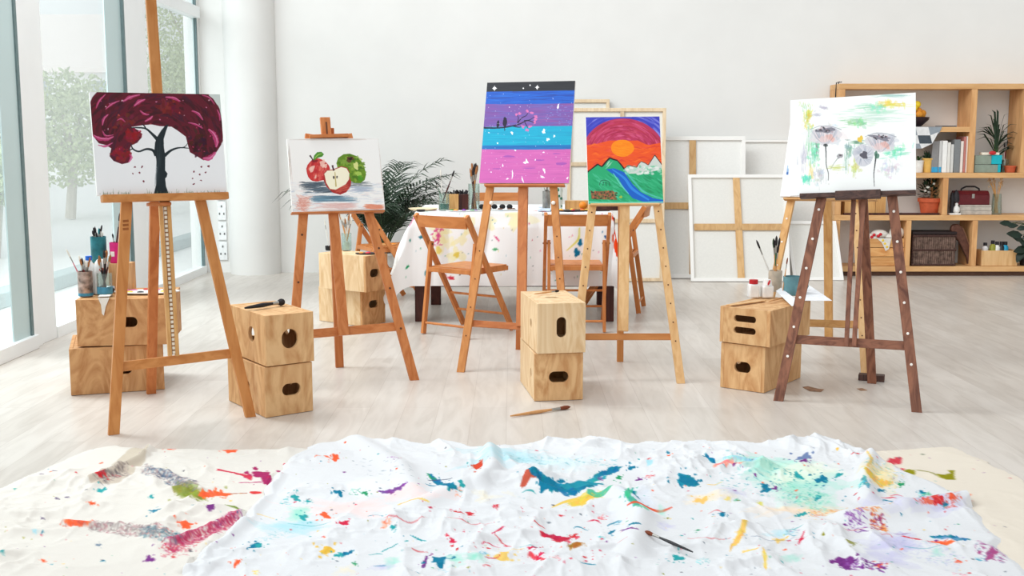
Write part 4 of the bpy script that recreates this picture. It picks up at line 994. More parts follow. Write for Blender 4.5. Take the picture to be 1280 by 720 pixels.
def jar(name, label, c, r, h, m, cat='jar', taper=1.0, wall=.003, rim=False, water=None, band=None, bz=(.1, .5)):
    o = thing(name, label, cat, c)
    x, y, z = c
    MB().lathe([(1e-7, 0), (r * .92, 0), (r, .004), (r * taper, h), (r * taper - wall, h), (r - wall, .006), (1e-7, .006)], c, 24).build('body', m, o)
    if water: MB().lathe([(1e-7, .007), (r - wall - .001, .007), (r - wall - .001, h * water[1]), (1e-7, h * water[1])], c, 20).build('contents', water[0], o)
    if band: MB().lathe([(r * (1 + (taper - 1) * bz[0]) + .0006, h * bz[0]), (r * (1 + (taper - 1) * bz[1]) + .0006, h * bz[1]), (r * (1 + (taper - 1) * bz[1]) - .0001, h * bz[1]), (r * (1 + (taper - 1) * bz[0]) - .0001, h * bz[0])], c, 24).build('band', band, o)
    return o
def on_table(px, py_, y): return Vector((D(px, py_, y).x, y, ZC))
# glass jar with two brushes and a long one
ym = (YF + .16)
c = on_table(555, 262, ym)
m_grw = mat('green rinse water', (52, 110, 98), .3)
jar('glass_jar', 'glass jar with dark green rinse water at the left of the table', c, .038, .12, m_glass, water=(m_grw, .38))
brush(c + Vector((-.01, 0, .05)), D(550.5, 212, ym - .02), .004, 'white', 'white', 'thin pale brush standing in the green water jar')
brush(c + Vector((0, 0, .05)), D(544, 226, ym), .004, 'green', 'dark', 'short green brush leaning left in the green water jar')
brush(c + Vector((-.012, 0, .05)), D(568, 213, ym), .006, 'dark', 'dark', 'long dark red brush leaning right in the green water jar')
# wooden organiser with charcoal
x0, x1, xm = D(558, 255, ym + .1).x, D(586, 255, ym + .1).x, D(573.5, 255, ym + .1).x
cz = thing('wooden_organiser', 'small wooden box full of charcoal sticks on the table', 'box', ((x0 + x1) / 2, ym + .12, ZC))
hb = .108
MB().box(((x0 + xm) / 2, ym + .12, ZC + hb / 2), (xm - x0, .09, hb)).build('light_compartment', m_lt2, cz, bevel=.002)
MB().box(((x1 + xm) / 2, ym + .12, ZC + hb / 2), (x1 - xm - .001, .09, hb)).build('dark_compartment', m_darkleg, cz, bevel=.002)
rr = random.Random(2); st = MB()
for k in range(24):
    x = rr.uniform(x0 + .008, x1 - .008); y = ym + .12 + rr.uniform(-.03, .03)
    st.tube([(x, y, ZC + hb + .001), (x + rr.uniform(-.01, .01), y, ZC + hb + rr.uniform(.012, .03))], .006, 6)
tag(st.build('charcoal_sticks', mat('charcoal', (44, 42, 44), .9)), 'black charcoal sticks standing in the wooden box on the table', 'charcoal')['kind'] = 'stuff'
# tall clear brush holder
c = on_table(592.5, 262, ym)
m_rw = mat('reddish handles behind plastic', (150, 84, 66), .4, var=.3, scale=40)
jar('brush_holder', 'tall clear brush holder packed with upright brushes on the table', c, .040, .185, m_glass, cat='holder')
bunch(c, ZC + .01, ZC + .33, .036, 18, .0068, 'paintbrush packed upright in the tall clear holder', 'brushes in the tall clear holder', 5, ('dark', 'red', 'tan', 'dark'), ('dark', 'green', 'dark', 'tan'), 1.0)
# right holder: grey tin with a green patterned one beside it
c = on_table(683, 260, ym + .1)
jar('brush_tin', 'grey tin of brushes on the table under the pink painting', c, .028, .13, mat('dull tin', (150, 150, 146), .4, .6, var=.2), cat='tin')
bunch(c, ZC + .01, ZC + .2, .024, 5, .006, 'silvery brush standing in the grey tin on the table', 'brushes in the grey tin', 8, ('white', 'dark'), ('white', 'dark'), 1.0)
c = on_table(698.5, 260, ym + .1)
m_pat = mat('white and green pattern', (220, 232, 224), .5)
o = jar('patterned_cup', 'tall white cup with green leaf pattern on the table', c, .026, .17, m_pat, cat='cup')
mb = MB(); rr = random.Random(3)
for k in range(26):
    a = rr.uniform(0, 6.28); z = rr.uniform(.01, .155); R = Matrix.Rotation(a, 3, 'Z') @ Matrix.Rotation(PI / 2, 3, 'Y')
    mb.ell(c + Vector((math.cos(a) * .0262, math.sin(a) * .0262, z)), (.010, .007, .0008), 8, 4, R)
mb.build('leaf_pattern', mat('green leaf print', (22, 120, 90), .5), o)
# palettes, papers and tubes lying on the cloth
rr = random.Random(12)
PCOL = [mat('paint ' + n, c_, .35) for n, c_ in (('red', (206, 44, 52)), ('orange', (236, 140, 40)), ('yellow', (240, 204, 70)), ('blue', (40, 96, 180)), ('teal', (30, 150, 160)), ('white', (240, 240, 238)), ('green', (60, 140, 70)), ('violet', (120, 60, 150)), ('pink', (220, 110, 160)))]
def palette(label, c, rx, ry, rz, m, n, cols, seed, th=.006):
    rr = random.Random(seed)
    o = thing('palette', label, 'palette', c, rz)
    R = Matrix.Rotation(rz, 3, 'Z')
    pts = [Vector(c) + R @ Vector((rx * math.cos(t) * (1 + .06 * math.sin(3 * t)), ry * math.sin(t), 0)) for t in [2 * PI * k / 28 for k in range(28)]]
    MB().prism(pts, (0, 0, th)).build('board', m, o, bevel=.001)
    for k in range(n):
        t = 2 * PI * k / n; p = Vector(c) + R @ Vector((rx * .68 * math.cos(t), ry * .66 * math.sin(t), th))
        MB().ell(p, (rr.uniform(.012, .022), rr.uniform(.010, .018), rr.uniform(.004, .009)), 10, 6).build('paint_dab', rr.choice(cols), o)
    return o
m_pal_w = mat('white plastic palette', (232, 232, 230), .35); m_pal_b = mat('black palette', (36, 34, 38), .4); m_pal_o = mat('wooden palette board', (216, 158, 100), .5)
palette('white palette with blue and orange dabs in front of the clear brush holder', on_table(580, 265, YF + .06), .12, .045, .05, m_pal_w, 8, PCOL, 3)
palette('white palette with dark dabs on the table behind the mast', on_table(622, 262, YF + .2), .16, .05, 0, m_pal_w, 9, [m_screw, mat('black paint', (26, 26, 30), .4)], 5)
palette('black palette with orange and yellow paint on the table behind the right chair', on_table(712, 262, YF + .12), .17, .06, .06, m_pal_b, 9, PCOL[:3], 9)
m_coal = mat('black paint lumps', (30, 30, 34), .5)
for i, px in enumerate((602, 610, 618, 628, 637)):
    c = on_table(px, 258, YF + .3)
    tag(MB().ell(c + Vector((0, 0, .018)), (.022, .018, .018), 10, 6).build('paint_pot', m_coal), 'small black paint pot in the row behind the left chair', 'pot', 'small black paint pots on the table')
c = on_table(723, 258, YF + .32)
tag(MB().box(c + Vector((0, 0, .03)), (.19, .08, .06)).build('wooden_box', m_lt2, bevel=.002), 'low light wooden box at the back of the table behind the black palette', 'box')
c = on_table(729, 250, YF + .2)
tag(MB().ell(c + Vector((0, 0, .03)), (.03, .025, .03), 12, 8).build('paint_tube', PCOL[1]), 'orange paint tube lump on the table', 'tube')
c = on_table(757, 262, YF + .2)
tr = thing('wooden_tray', 'dark red wooden tray at the right end of the table', 'tray', c)
MB().box(c + Vector((0, 0, .005)), (.17, .12, .01)).build('base', m_darkleg, tr)
for s in (-1, 1): MB().box(c + Vector((0, s * .055, .03)), (.17, .01, .04)).build('side', m_darkleg, tr, bevel=.001); MB().box(c + Vector((s * .08, 0, .03)), (.01, .1, .04)).build('side', m_darkleg, tr, bevel=.001)
for i, (dx, col) in enumerate(((-.05, 0), (-.02, 5), (.02, 0), (.05, 2))): tag(MB().ell(c + Vector((dx, 0, .022)), (.013, .03, .012), 8, 6).build('paint_tube', PCOL[col]), ('red', 'white', 'red', 'yellow')[i] + (' paint tube in the dark red tray, left' if i == 0 else ' paint tube in the dark red tray' + (', right of the white one' if i == 2 else '')), 'tube')
c = on_table(529, 258, YF + .22)
tag(MB().lathe([(1e-7, 0), (.09, 0), (.105, .012), (.1, .012), (.088, .004), (1e-7, .004)], c, 28).build('plate', mat('cream plate', (232, 214, 176), .5)), 'cream plate at the left end of the table', 'plate')
c = on_table(526, 262, YF + .06)
tag(MB().lathe([(1e-7, 0), (.03, 0), (.03, .012), (1e-7, .012)], c, 20).build('jar_lid', m_coal), 'black lid lying at the left front corner of the table', 'lid')
tag(MB().prism([on_table(672, 266, YF + .03), on_table(688, 266, YF + .02), on_table(690, 258, YF + .2), on_table(676, 258, YF + .22)], (0, 0, .012)).build('crumpled_rag', mat('blue-white rag', (196, 210, 226), .8, var=.2), bevel=.004), 'blue and white rag on the table beside the grey tin', 'rag')

# ================================================================ CANVASES LEANING ON THE BACK WALL
m_back = mat('raw canvas back', (228, 226, 220), .9, var=.015, scale=60)
m_backg = mat('grey canvas back', (236, 235, 231), .9, var=.015, scale=60)
m_bar = wood('pale stretcher bar', (226, 204, 172), (206, 180, 146), .6, (20, 20, 3)); m_bar2 = wood('honey stretcher bar', (218, 178, 126), (200, 156, 104), .6, (20, 20, 3))
m_white_edge = mat('white canvas edge', (242, 240, 236), .8, var=.008, scale=8)
def leaning(label, x0, x1, ytop, ybase, back, bars=(), bw=.045, mbar=None, mframe=None, frame_w=.03, dx_top=0.0, topy=None):
    """stretched canvas seen from behind, leaning on the wall: pixel columns x0..x1, rows ytop..ybase; bars: ('v', column) / ('h', row)"""
    bl, br = G(x0, ybase), G(x1, ybase); Yb = (bl.y + br.y) / 2
    top_y = min(YW - .03, Yb + .28) if Yb < YW - .1 else Yb + .05
    top_y = topy or top_y
    tl, tr = D(x0 + dx_top, ytop, top_y), D(x1 + dx_top, ytop, top_y)
    n = (br - bl).cross(tl - bl).normalized()
    if n.y > 0: n = -n
    c0 = (bl + br) / 2; mid = (bl + br + tl + tr) / 4
    o = thing('leaning_canvas', label, 'canvas', c0, 0, 'canvases leaning on the back wall')
    lift = Vector((0, 0, .006))
    def on(px, py): return PL(px, py, bl, n)
    MB().prism([p_ + lift - n * .024 for p_ in (bl, br, tr, tl)], n * -.003).build('fabric', back, o)
    e = [bl + lift, br + lift, tr, tl]
    f = MB(); 
    for a, b in ((0, 1), (1, 2), (2, 3), (3, 0)):
        A, B = e[a], e[b]; d = (B - A).normalized(); w = (mid - A) - d * (mid - A).dot(d); w.normalize()
        A2, B2 = A + w * frame_w / 2, B + w * frame_w / 2
        f.bar(A2 - n * .012, B2 - n * .012, frame_w, .024, w)
    f.build('stretcher_frame', mframe or m_bar, o, bevel=.002)
    for b_ in bars:
        if b_[0] == 'v': A, B = on(b_[1], ytop + 3), on(b_[2] if len(b_) > 2 else b_[1], ybase - 4)
        else: A, B = on(x0 + 4, b_[1]), on(x1 - 4, b_[1])
        MB().bar(A - n * .011, B - n * .011, bw, .016, n.cross(B - A)).build('cross_bar', mbar or m_bar2, o, bevel=.002)
    return o
leaning('grey unframed canvas leaning at the very back, its right part beside the pine easel', 862, 1040, 175, 345.5, m_backg, (), mframe=m_white_edge, frame_w=.02)
leaning('tall canvas back leaning behind the biggest one, showing only above it', 690, 762, 124, 346, m_back, (), frame_w=.03)
leaning('large grey canvas back leaning between the sunset easel and the big square one', 800, 932, 170.5, 348.5, m_backg, (('v', 866), ('h', 257)), bw=.06, mframe=m_white_edge, frame_w=.035)
leaning('biggest canvas back with three crossbars, leaning behind the sunset painting', 707, 829, 135, 352.5, m_back, (('v', 778), ('h', 205), ('h', 276)), bw=.035, mbar=m_bar, frame_w=.03, dx_top=4)
leaning('square canvas back with honey coloured cross, leaning on the wall', 864, 988, 218, 352.5, m_back, (('v', 920.5, 927), ('h', 283.5)), bw=.06, mframe=m_white_edge, frame_w=.03, dx_top=-4)
leaning('small white canvas back leaning between the pine easel and the bookshelf', 992, 1055, 276, 351, m_back, (), mframe=m_white_edge, frame_w=.03, dx_top=-10, topy=G(640, 345.5).y - .03)
# black folded music-stand-like strut and straps beside the shelf
bgx = D(1022, 262, YW - .35)
# ================================================================ BOOKSHELF ON THE BACK WALL
YS = G(640, 345.5).y; DS = YW - YS - .01
m_sh = wood('honey pine shelf board', (226, 180, 126), (208, 158, 104), .5, (3, 20, 20), 1.0, rnd=.08)
m_shv = wood('honey pine upright', (224, 174, 120), (204, 150, 98), .5, (20, 20, 3), 1.0, rnd=.08)
def sx(px, py=225): return D(px, py, YS).x
def sz(py): return D(640, py, YS).z
sh = thing('bookshelf', 'long pine bookshelf with open cells against the back wall', 'bookshelf', (sx(1200), (YS + YW) / 2, 0))
def board(x0, x1, y0, y1, nm='shelf'):
    MB().lohi((sx(x0), YS, sz(y1)), (sx(x1), YW - .01, sz(y0))).build(nm, m_sh if nm == 'shelf' else m_shv, sh, bevel=.002)
RX = 1420
board(1045, RX, 104.5, 111.2); board(1053, 1209, 158.6, 165); board(1053, RX, 216, 222.5); board(1045, RX, 269, 275.5); board(1045, RX, 333, 339.5)
board(1280, RX, 158.6, 165)
def upr(x0, x1, y0, y1): board(x0, x1, y0 + .15, y1 - .15, 'upright')
upr(1045, 1052.5, 111.2, 269); upr(1045, 1052.5, 275.5, 333); upr(1209, 1216.5, 111.2, 216); upr(1274, 1280, 111.2, 216)
upr(1179.5, 1186, 222.5, 269); upr(1136, 1142, 275.5, 333); upr(1219, 1225.5, 275.5, 333); upr(1402, RX, 111.2, 333)
MB().lohi((sx(1055), YS + .06, 0), (sx(RX - 8), YW - .03, sz(339.8))).build('plinth', mat('shadow brown plinth', (110, 84, 72), .8), sh)  # dark block with the shadow gap under the shelf put into its colour
Z1, Z2, Z3, Z4 = sz(158.6) + .001, sz(216) + .001, sz(269) + .001, sz(333) + .001
def sp(px, z, dy=.12): return Vector((sx(px) * (YS + dy) / YS, YS + dy, z))
# straps hanging at the left end
m_black = mat('black strap', (40, 38, 42), .6)
s_ = MB()
for k, px in enumerate((1041, 1043.5)):
    a = sp(px, sz(104) + .01, .10)
    s_.tube([a + Vector((.03, 0, .006)), a, a + Vector((-.004, 0, -.12)), a + Vector((.004 * k, 0, -.42))], .005, 6)
tag(s_.build('strap', m_black), 'black strap hanging over the left end of the bookshelf', 'strap')
# fruit bowl on the upper shelf with its checked cloth
c = sp(1141, Z1 + .004, .13)
m_cl = {k: mat('cloth ' + k, v, .85) for k, v in (('grey', (146, 154, 162)), ('dark', (72, 80, 88)), ('white', (226, 226, 226)))}
ck = thing('checked_cloth', 'grey and white checked cloth hanging off the shelf under the fruit bowl', 'cloth', c)
cells = [((0, 0), 'grey'), ((1, 0), 'white'), ((2, 0), 'grey'), ((0, 1), 'white'), ((1, 1), 'dark'), ((2, 1), 'white'), ((0, 2), 'grey'), ((1, 2), 'white')]
MB().lohi((c.x - .16, YS + .001, Z1), (c.x + .20, YS + .2, Z1 + .003)).build('top_fold', m_cl['grey'], ck)
MB().prism([(c.x + .20, YS + .02, Z1), (c.x + .34, YS + .03, Z1), (c.x + .28, YS + .1, Z1), (c.x + .18, YS + .12, Z1)], (0, 0, .01)).build('corner', m_cl['dark'], ck)
def cc(i, j): return Vector((c.x - .16 + i * .115 + j * .02, YS - .006 - .004 * j, Z1 - .002 - j * .075 + (0 if j < 3 else .03)))
for (i, j), k in cells:
    if i == 2 and j == 1: q = [cc(2, 1), cc(3, 1) + Vector((-.04, 0, .03)), cc(2, 2)]
    elif j == 2 and i == 1: q = [cc(1, 2), cc(2, 2), cc(1, 3)]
    else: q = [cc(i, j), cc(i + 1, j), cc(i + 1, j + 1), cc(i, j + 1)]
    if (i, j) == (2, 0): q = [cc(2, 0), cc(3, 0) + Vector((.01, 0, 0)), cc(2, 1) + Vector((.08, 0, .02)), cc(2, 1)]
    MB().prism(q, (0, .003, 0)).build('check', m_cl[k], ck)
tag(MB().lathe([(1e-7, 0), (.05, 0), (.06, .01), (.115, .06), (.12, .085), (.112, .085), (.1, .06), (1e-7, .025)], c, 28).build('fruit_bowl', mat('black bowl', (48, 30, 34), .35)), 'dark bowl of yellow fruit on the upper shelf', 'bowl')
rr = random.Random(4)
for k, (dx, dy, dz) in enumerate([(-.05, 0, .075), (0, .02, .075), (.055, 0, .08), (.02, -.04, .085), (.07, .03, .1), (.03, .02, .12), (-.02, 0, .15), (.01, .01, .18)]):
    R_ = Matrix.Rotation(rr.uniform(0, 3), 3, 'Z')
    tag(MB().ell(c + Vector((dx, dy, dz + .02)), (.036, .033, .033), 12, 8, R_).build('fruit', mat('orange yellow peel', (226, 150, 50), .5, var=.15) if k < 6 else mat('yellow peel', (236, 206, 50), .5)), 'orange fruit heaped in the dark bowl' if k < 6 else 'yellow fruit at the top of the dark bowl', 'fruit', 'orange fruit in the bowl' if k < 6 else 'yellow fruit on top of the bowl')
# books
def book(px0, px1, top, col, label, lean=0.0, dep=.2, bandc=None, z=None, dy=.03):
    x0, x1 = sp(px0, 0, dy).x, sp(px1, 0, dy).x; z = Z2 if z is None else z; h = sz(top) - z
    h = D(640, top, YS + dy).z - z
    c_ = Vector(((x0 + x1) / 2, YS + dy + dep / 2, z)); o = thing('book', label, 'book', c_, 0, 'books on the shelf')
    w = x1 - x0 - .002
    mc = mat('book %d %d %d' % col, col, .55, var=.03)
    if lean: z0_ = w * abs(math.sin(lean)) / 2 + .001
    R = Matrix.Rotation(lean, 3, 'Y')
    def P_(cx_, cy_, cz_, sz_, nm, m): MB().box(c_ + R @ Vector((cx_, cy_, cz_)) + Vector((0, 0, (w * abs(math.sin(lean)) / 2 + .001) if lean else .0005)), sz_, R=R).build(nm, m, o, bevel=.001)
    P_(0, -dep / 2 + .002, h / 2, (w, .004, h), 'spine', mc)
    P_(-w / 2 + .0015, .002, h / 2, (.003, dep - .006, h), 'cover', mc); P_(w / 2 - .0015, .002, h / 2, (.003, dep - .006, h), 'cover', mc)
    P_(0, 0, h / 2, (w - .007, dep - .014, h - .01), 'pages', mat('page paper', (236, 230, 218), .8))
    if bandc: P_(0, -dep / 2 - .0004, h * .09, (w - .002, .001, h * .17), 'spine_band', bandc)
m_bb = mat('blue band', (60, 160, 206), .5); m_ink = mat('black ink', (40, 40, 44), .6); m_redb = mat('red spine print', (180, 90, 80), .6)
book(1163.5, 1172, 176.5, (140, 138, 138), 'thick grey book with blue foot band, leftmost in the row', bandc=m_bb)
book(1172.3, 1176, 176, (206, 206, 204), 'pale grey book second from the left, right of the thick grey one', bandc=m_bb)
book(1176.3, 1182.4, 176, (244, 243, 240), 'bright white book, widest white one in the row')
book(1182.7, 1186.6, 178, (230, 228, 222), 'narrow white book beside the widest white one')
book(1187, 1190.6, 180.5, (214, 214, 210), 'narrow pale book with black marks on its spine, left of the dark grey one')
book(1191, 1198.6, 174.5, (128, 132, 134), 'dark grey book in the middle of the row')
book(1199, 1202.5, 176.5, (236, 226, 218), 'cream book right of the dark grey one')
book(1202.8, 1205.6, 171, (196, 128, 120), 'thin pinkish red book near the right end of the row')
book(1205.9, 1209, 170.5, (240, 234, 228), 'thin white book at the right end of the row')
# reading: a white pot, a yellow pot with a cactus
def pot(name, label, c, r, h, m, taper=.7, rim=.0, soil=True):
    o = thing(name, label, 'plant', c)
    prof = [(1e-7, 0), (r * taper, 0), (r * (1 - (1 - taper) * .2), h - rim), (r, h - rim) if rim else (r, h * .9), (r, h), (r - .008, h), (r - .012, h - .015), (1e-7, h - .015)]
    if rim: prof[2] = (r * .88, h - rim); prof[3] = (r, h - rim)
    MB().lathe(prof, c, 28).build('pot', m, o)
    if soil: MB().lathe([(1e-7, h - .014), (r - .0125, h - .014), (r - .0125, h - .010), (1e-7, h - .008)], c, 20).build('soil', mat('potting soil', (60, 44, 36), .95), o)
    return o
c = sp(1147, Z2, .09)
o = pot('potted_plant', 'small white pot at the painting edge, beside the yellow one', c, .05, .11, mat('white glazed pot', (232, 230, 226), .3), .8)
m_leafd = mat('dark green leaf', (38, 58, 40), .5, var=.3, scale=20); m_leafg = mat('green leaf', (58, 88, 50), .5, var=.25, scale=20)
mb = MB(); rr = random.Random(8)
for k in range(10):
    a = rr.uniform(0, 6.28); b0 = c + Vector((0, 0, .1)); mb.blade([b0, b0 + Vector((math.cos(a) * .02, math.sin(a) * .02, .03)), b0 + Vector((math.cos(a) * .045, math.sin(a) * .04, .05))], [.003, .008, .001], Vector((-math.sin(a), math.cos(a), 0)))
mb.build('leaves', m_leafg, o)
c = sp(1159.5, Z2, .09)
o = pot('potted_plant', 'yellow pot with a dark spiky succulent left of the books', c, .062, .13, mat('yellow pot', (226, 180, 96), .5), .68)
mb = MB(); rr = random.Random(9)
for k in range(34):
    a = rr.uniform(0, 6.28); L = rr.uniform(.04, .09); q = rr.uniform(0, .03); b0 = c + Vector((math.cos(a) * q, math.sin(a) * q, .118)); e = b0 + Vector((math.cos(a) * L * .7, math.sin(a) * L * .5, L * rr.uniform(.5, 1.1)))
    mb.tube([b0, b0.lerp(e, .5) + Vector((0, 0, .01)), e], [.007, .010, .002], 6)
mb.build('leaves', m_leafd, o)
# palms
def palm(label, base, potr, poth, m_pot, n, L, seed, leaf=.16, lw=.010, zb=None, spread=1.0, grp=None, mleaf=None, yq=1.0, el_=(.5, 1.25), droop=.13):
    rr = random.Random(seed)
    o = pot('potted_palm', label, base, potr, poth, m_pot, .75, .02)
    st, lf = MB(), MB()
    for k in range(n):
        a = 2 * PI * k * .618 + rr.uniform(-.3, .3); el = rr.uniform(*el_); Lk = L * rr.uniform(.7, 1.08)
        p0 = Vector(base) + Vector((math.cos(a) * .02, math.sin(a) * .02, poth - .01)); pts = [p0]; d = Vector((math.cos(a) * math.cos(el) * spread, math.sin(a) * math.cos(el) * spread * yq, math.sin(el) + .35)).normalized()
        m_ = 12
        for i in range(m_):
            pts.append(pts[-1] + d * (Lk / m_)); d = (d + Vector((math.cos(a) * .05, math.sin(a) * .05 * yq, -droop * (.35 + 1.3 * i / m_)))).normalized()
        st.tube(pts, [.0045 * (1 - .8 * i / m_) for i in range(m_ + 1)], 5)
        for i in range(4, m_ + 1):
            dd = (pts[i] - pts[i - 1]).normalized(); sd = perp(dd, Vector((-math.sin(a), math.cos(a), 0)))
            for s in (-1, 1):
                for h_ in (0, .5):
                    b0 = pts[i - 1].lerp(pts[i], h_ + .2); ln = leaf * rr.uniform(.75, 1.1) * (1 - .4 * abs(i / m_ - .6))
                    v_ = (dd * .75 + sd * s * .8 + Vector((0, 0, rr.uniform(-.1, .25)))).normalized()
                    e1 = b0 + v_ * ln * .5; e2 = b0 + v_ * ln + Vector((0, 0, -ln * rr.uniform(.15, .4)))
                    lf.blade([b0, b0.lerp(e1, .5) + Vector((0, 0, .003)), e1, e2], [lw * .25, lw * .5, lw * .5, .0006], dd.cross(v_) .cross(v_))
    st.build('stems', m_leafg, o); lf.build('fronds', mleaf or m_leafd, o, smooth=False)
    return o
m_terra = mat('terracotta', (196, 92, 58), .75, var=.08); m_wpot = mat('white planter', (226, 224, 220), .5)
palm('tall dark palm in a white planter behind the pale crates', (D(480, 300, 9.55).x, 9.55, 0), .15, .30, m_wpot, 36, .98, 12, .24, .014, spread=.62, el_=(.55, 1.42), droop=.115)
# small palm in the second cell with tall narrow leaves
c = sp(1243, Z2, .14)
o = pot('potted_palm', 'dark spiky palm on the shelf behind the stacked green boxes', c, .07, .11, m_black, .8)
rr = random.Random(21); lf, st = MB(), MB()
for k in range(30):
    a = 2 * PI * k * .618; el = rr.uniform(.35, 1.4); L = min(rr.uniform(.2, .44), .17 / abs(math.cos(a) * math.cos(el)))
    b0 = c + Vector((0, 0, .1)); h0 = rr.uniform(.03, .24); b1 = b0 + Vector((math.cos(a) * .015, math.sin(a) * .015, h0)); st.tube([b0, b1], .006, 5)
    d = Vector((math.cos(a) * math.cos(el), math.sin(a) * math.cos(el) * .28, math.sin(el)))
    lf.blade([b1, b1 + d * L * .35, b1 + d * L * .7 + Vector((0, 0, -L * .06)), b1 + d * L + Vector((math.cos(a) * .03, 0, -L * .3))], [.003, .009, .009, .001], Vector((-math.sin(a), math.cos(a), .3)))
st.build('stems', m_leafg, o); lf.build('fronds', m_leafd, o)
# stacked grey-green boxes with teal ends
m_gg = mat('grey green card', (140, 152, 138), .7); m_tq = mat('turquoise card', (24, 176, 190), .6)
def sbox(label, px0, px1, z0, h, tx0, dep=.1, dy=.02):
    x0, x1, xt = sp(px0, 0, dy).x, sp(px1, 0, dy).x, sp(tx0, 0, dy).x
    o = thing('storage_box', label, 'box', ((x0 + x1) / 2, YS + dy + dep / 2, z0))
    MB().lohi((x0, YS + dy, z0), (xt, YS + dy + dep, z0 + h)).build('body', m_gg, o, bevel=.003)
    MB().lohi((xt + .0005, YS + dy - .003, z0 + .002), (x1, YS + dy + dep, z0 + h + .002)).build('end_cap', m_tq, o, bevel=.003)
sbox('grey-green box with small turquoise end, lower of the two under the palm', 1217.3, 1250, Z2, .072, 1246.5)
sbox('grey-green box with wide turquoise end, upper of the two under the palm', 1217.3, 1251, Z2 + .075, .082, 1238)
c = sp(1233, Z2 + .161, .06)
tag(MB().lohi((c.x - .07, c.y - .04, c.z), (c.x + .09, c.y + .03, c.z + .022)).build('notebook', mat('cream notebook', (240, 232, 214), .7), bevel=.002), 'cream notebook on top of the stacked green boxes', 'notebook')
tag(MB().ell((c.x + .02, c.y - .055, c.z + .018), (.034, .012, .018), 12, 8).build('fruit', mat('red peel', (196, 44, 48), .4)), 'small red thing in front of the cream notebook on the green boxes', 'ornament')
c = sp(1261.5, Z2, .07); 
tag(MB().lathe([(1e-7, 0), (.042, 0), (.05, .05), (.054, .05), (.054, .062), (.045, .062), (.04, .02), (1e-7, .02)], c, 24).build('small_pot', m_terra), 'small empty terracotta pot right of the stacked green boxes', 'pot')
c = sp(1254.5, Z2, .16)
jar('brush_glass', 'glass of brushes between the green boxes and the small terracotta pot', c, .036, .12, m_glass)
bunch(c, Z2 + .01, Z2 + .32, .03, 6, .005, 'brush standing in the glass beside the shelf palm', 'brushes in the shelf glass', 15, ('dark', 'white', 'red'), ('white', 'dark'), 1.2)
# right cell: black boxes cut by the frame edge
tag(MB().lohi((sp(1281.5, 0, .03).x, YS + .03, Z2), (sp(1310, 0, .03).x, YS + .2, Z2 + .1)).build('storage_box', mat('black box', (42, 44, 46), .5), bevel=.003), 'black box at the right edge of the photo on the middle shelf', 'box')
tag(MB().lohi((sp(1283, 0, .03).x, YS + .03, Z1), (sp(1310, 0, .03).x, YS + .2, Z1 + .22)).build('storage_box', mat('brown box', (90, 62, 46), .6), bevel=.003), 'brown box at the right edge of the photo on the upper shelf', 'box')
# middle row -------------------------------------------------------
x0, x1 = sp(1056, 0, .08).x, sp(1108, 0, .08).x
o = thing('wooden_drawer_box', 'pale wooden box with slatted front on the shelf behind the dark easel', 'box', ((x0 + x1) / 2, YS + .15, Z3))
for k in range(4):
    a = x0 + (x1 - x0) * k / 4; MB().lohi((a + .002, YS + .06, Z3), (a + (x1 - x0) / 4 - .002, YS + .24, Z3 + .165)).build('slat_panel', m_lt2, o, bevel=.002)
tag(MB().lohi((sp(1056, 0, .03).x, YS + .015, Z3), (sp(1176, 0, .03).x, YS + .05, Z3 + .018)).build('tray_edge', m_darkleg, bevel=.002), 'dark flat strip lying along the shelf edge left of the terracotta pot', 'strip')
c = sp(1163, Z3, .14)
o = pot('potted_plant', 'terracotta pot with dark bushy leaves and white flowers on the shelf', c, .105, .15, m_terra, .68, .035)
rr = random.Random(31); mb = MB(); fl = MB()
for k in range(170):
    u, v_, w = rr.uniform(-1, 1), rr.uniform(-1, 1), rr.uniform(0, 1)
    p_ = c + Vector((u * .085, v_ * .06, .15 + w * .17)); 
    if u * u + v_ * v_ + (w - .4) ** 2 * 2 > 1.15: continue
    d = Vector((u + rr.uniform(-.4, .4), v_ + rr.uniform(-.4, .4), w - .1)).normalized() * .045
    mb.blade([p_, p_ + d * .5, p_ + d], [.003, .012, .001], Vector((-d.y, d.x, .01)))
for k in range(5): fl.ell(c + Vector((rr.uniform(-.09, .07), -.07, .2 + rr.uniform(0, .1))), (.012, .008, .011), 8, 6)
mb.build('leaves', m_leafd, o); fl.build('flowers', mat('white petals', (206, 206, 196), .7), o)
# figurines beside the divider
m_fig = mat('white porcelain', (232, 230, 226), .3)
c = sp(1195, Z3, .05)
o = thing('figurine', 'small white and black figurine on a white base beside the stone slabs', 'figurine', c)
MB().lohi((c.x - .055, c.y - .03, c.z), (c.x + .05, c.y + .03, c.z + .016)).build('base', m_fig, o, bevel=.002)
MB().lathe([(.018, .016), (.03, .03), (.03, .06), (.012, .085), (.016, .1), (1e-7, .115)], c + Vector((.018, 0, 0)), 16).build('white_body', m_fig, o)
MB().lathe([(.014, .016), (.02, .06), (.016, .12), (.022, .15), (.006, .2), (1e-7, .21)], c + Vector((-.022, 0.01, 0)), 14).build('black_body', m_black, o)
MB().lathe([(.028, .116), (.03, .14), (.026, .19), (.012, .22), (1e-7, .23)], c + Vector((.014, .012, 0)), 14).build('black_hood', m_black, o)
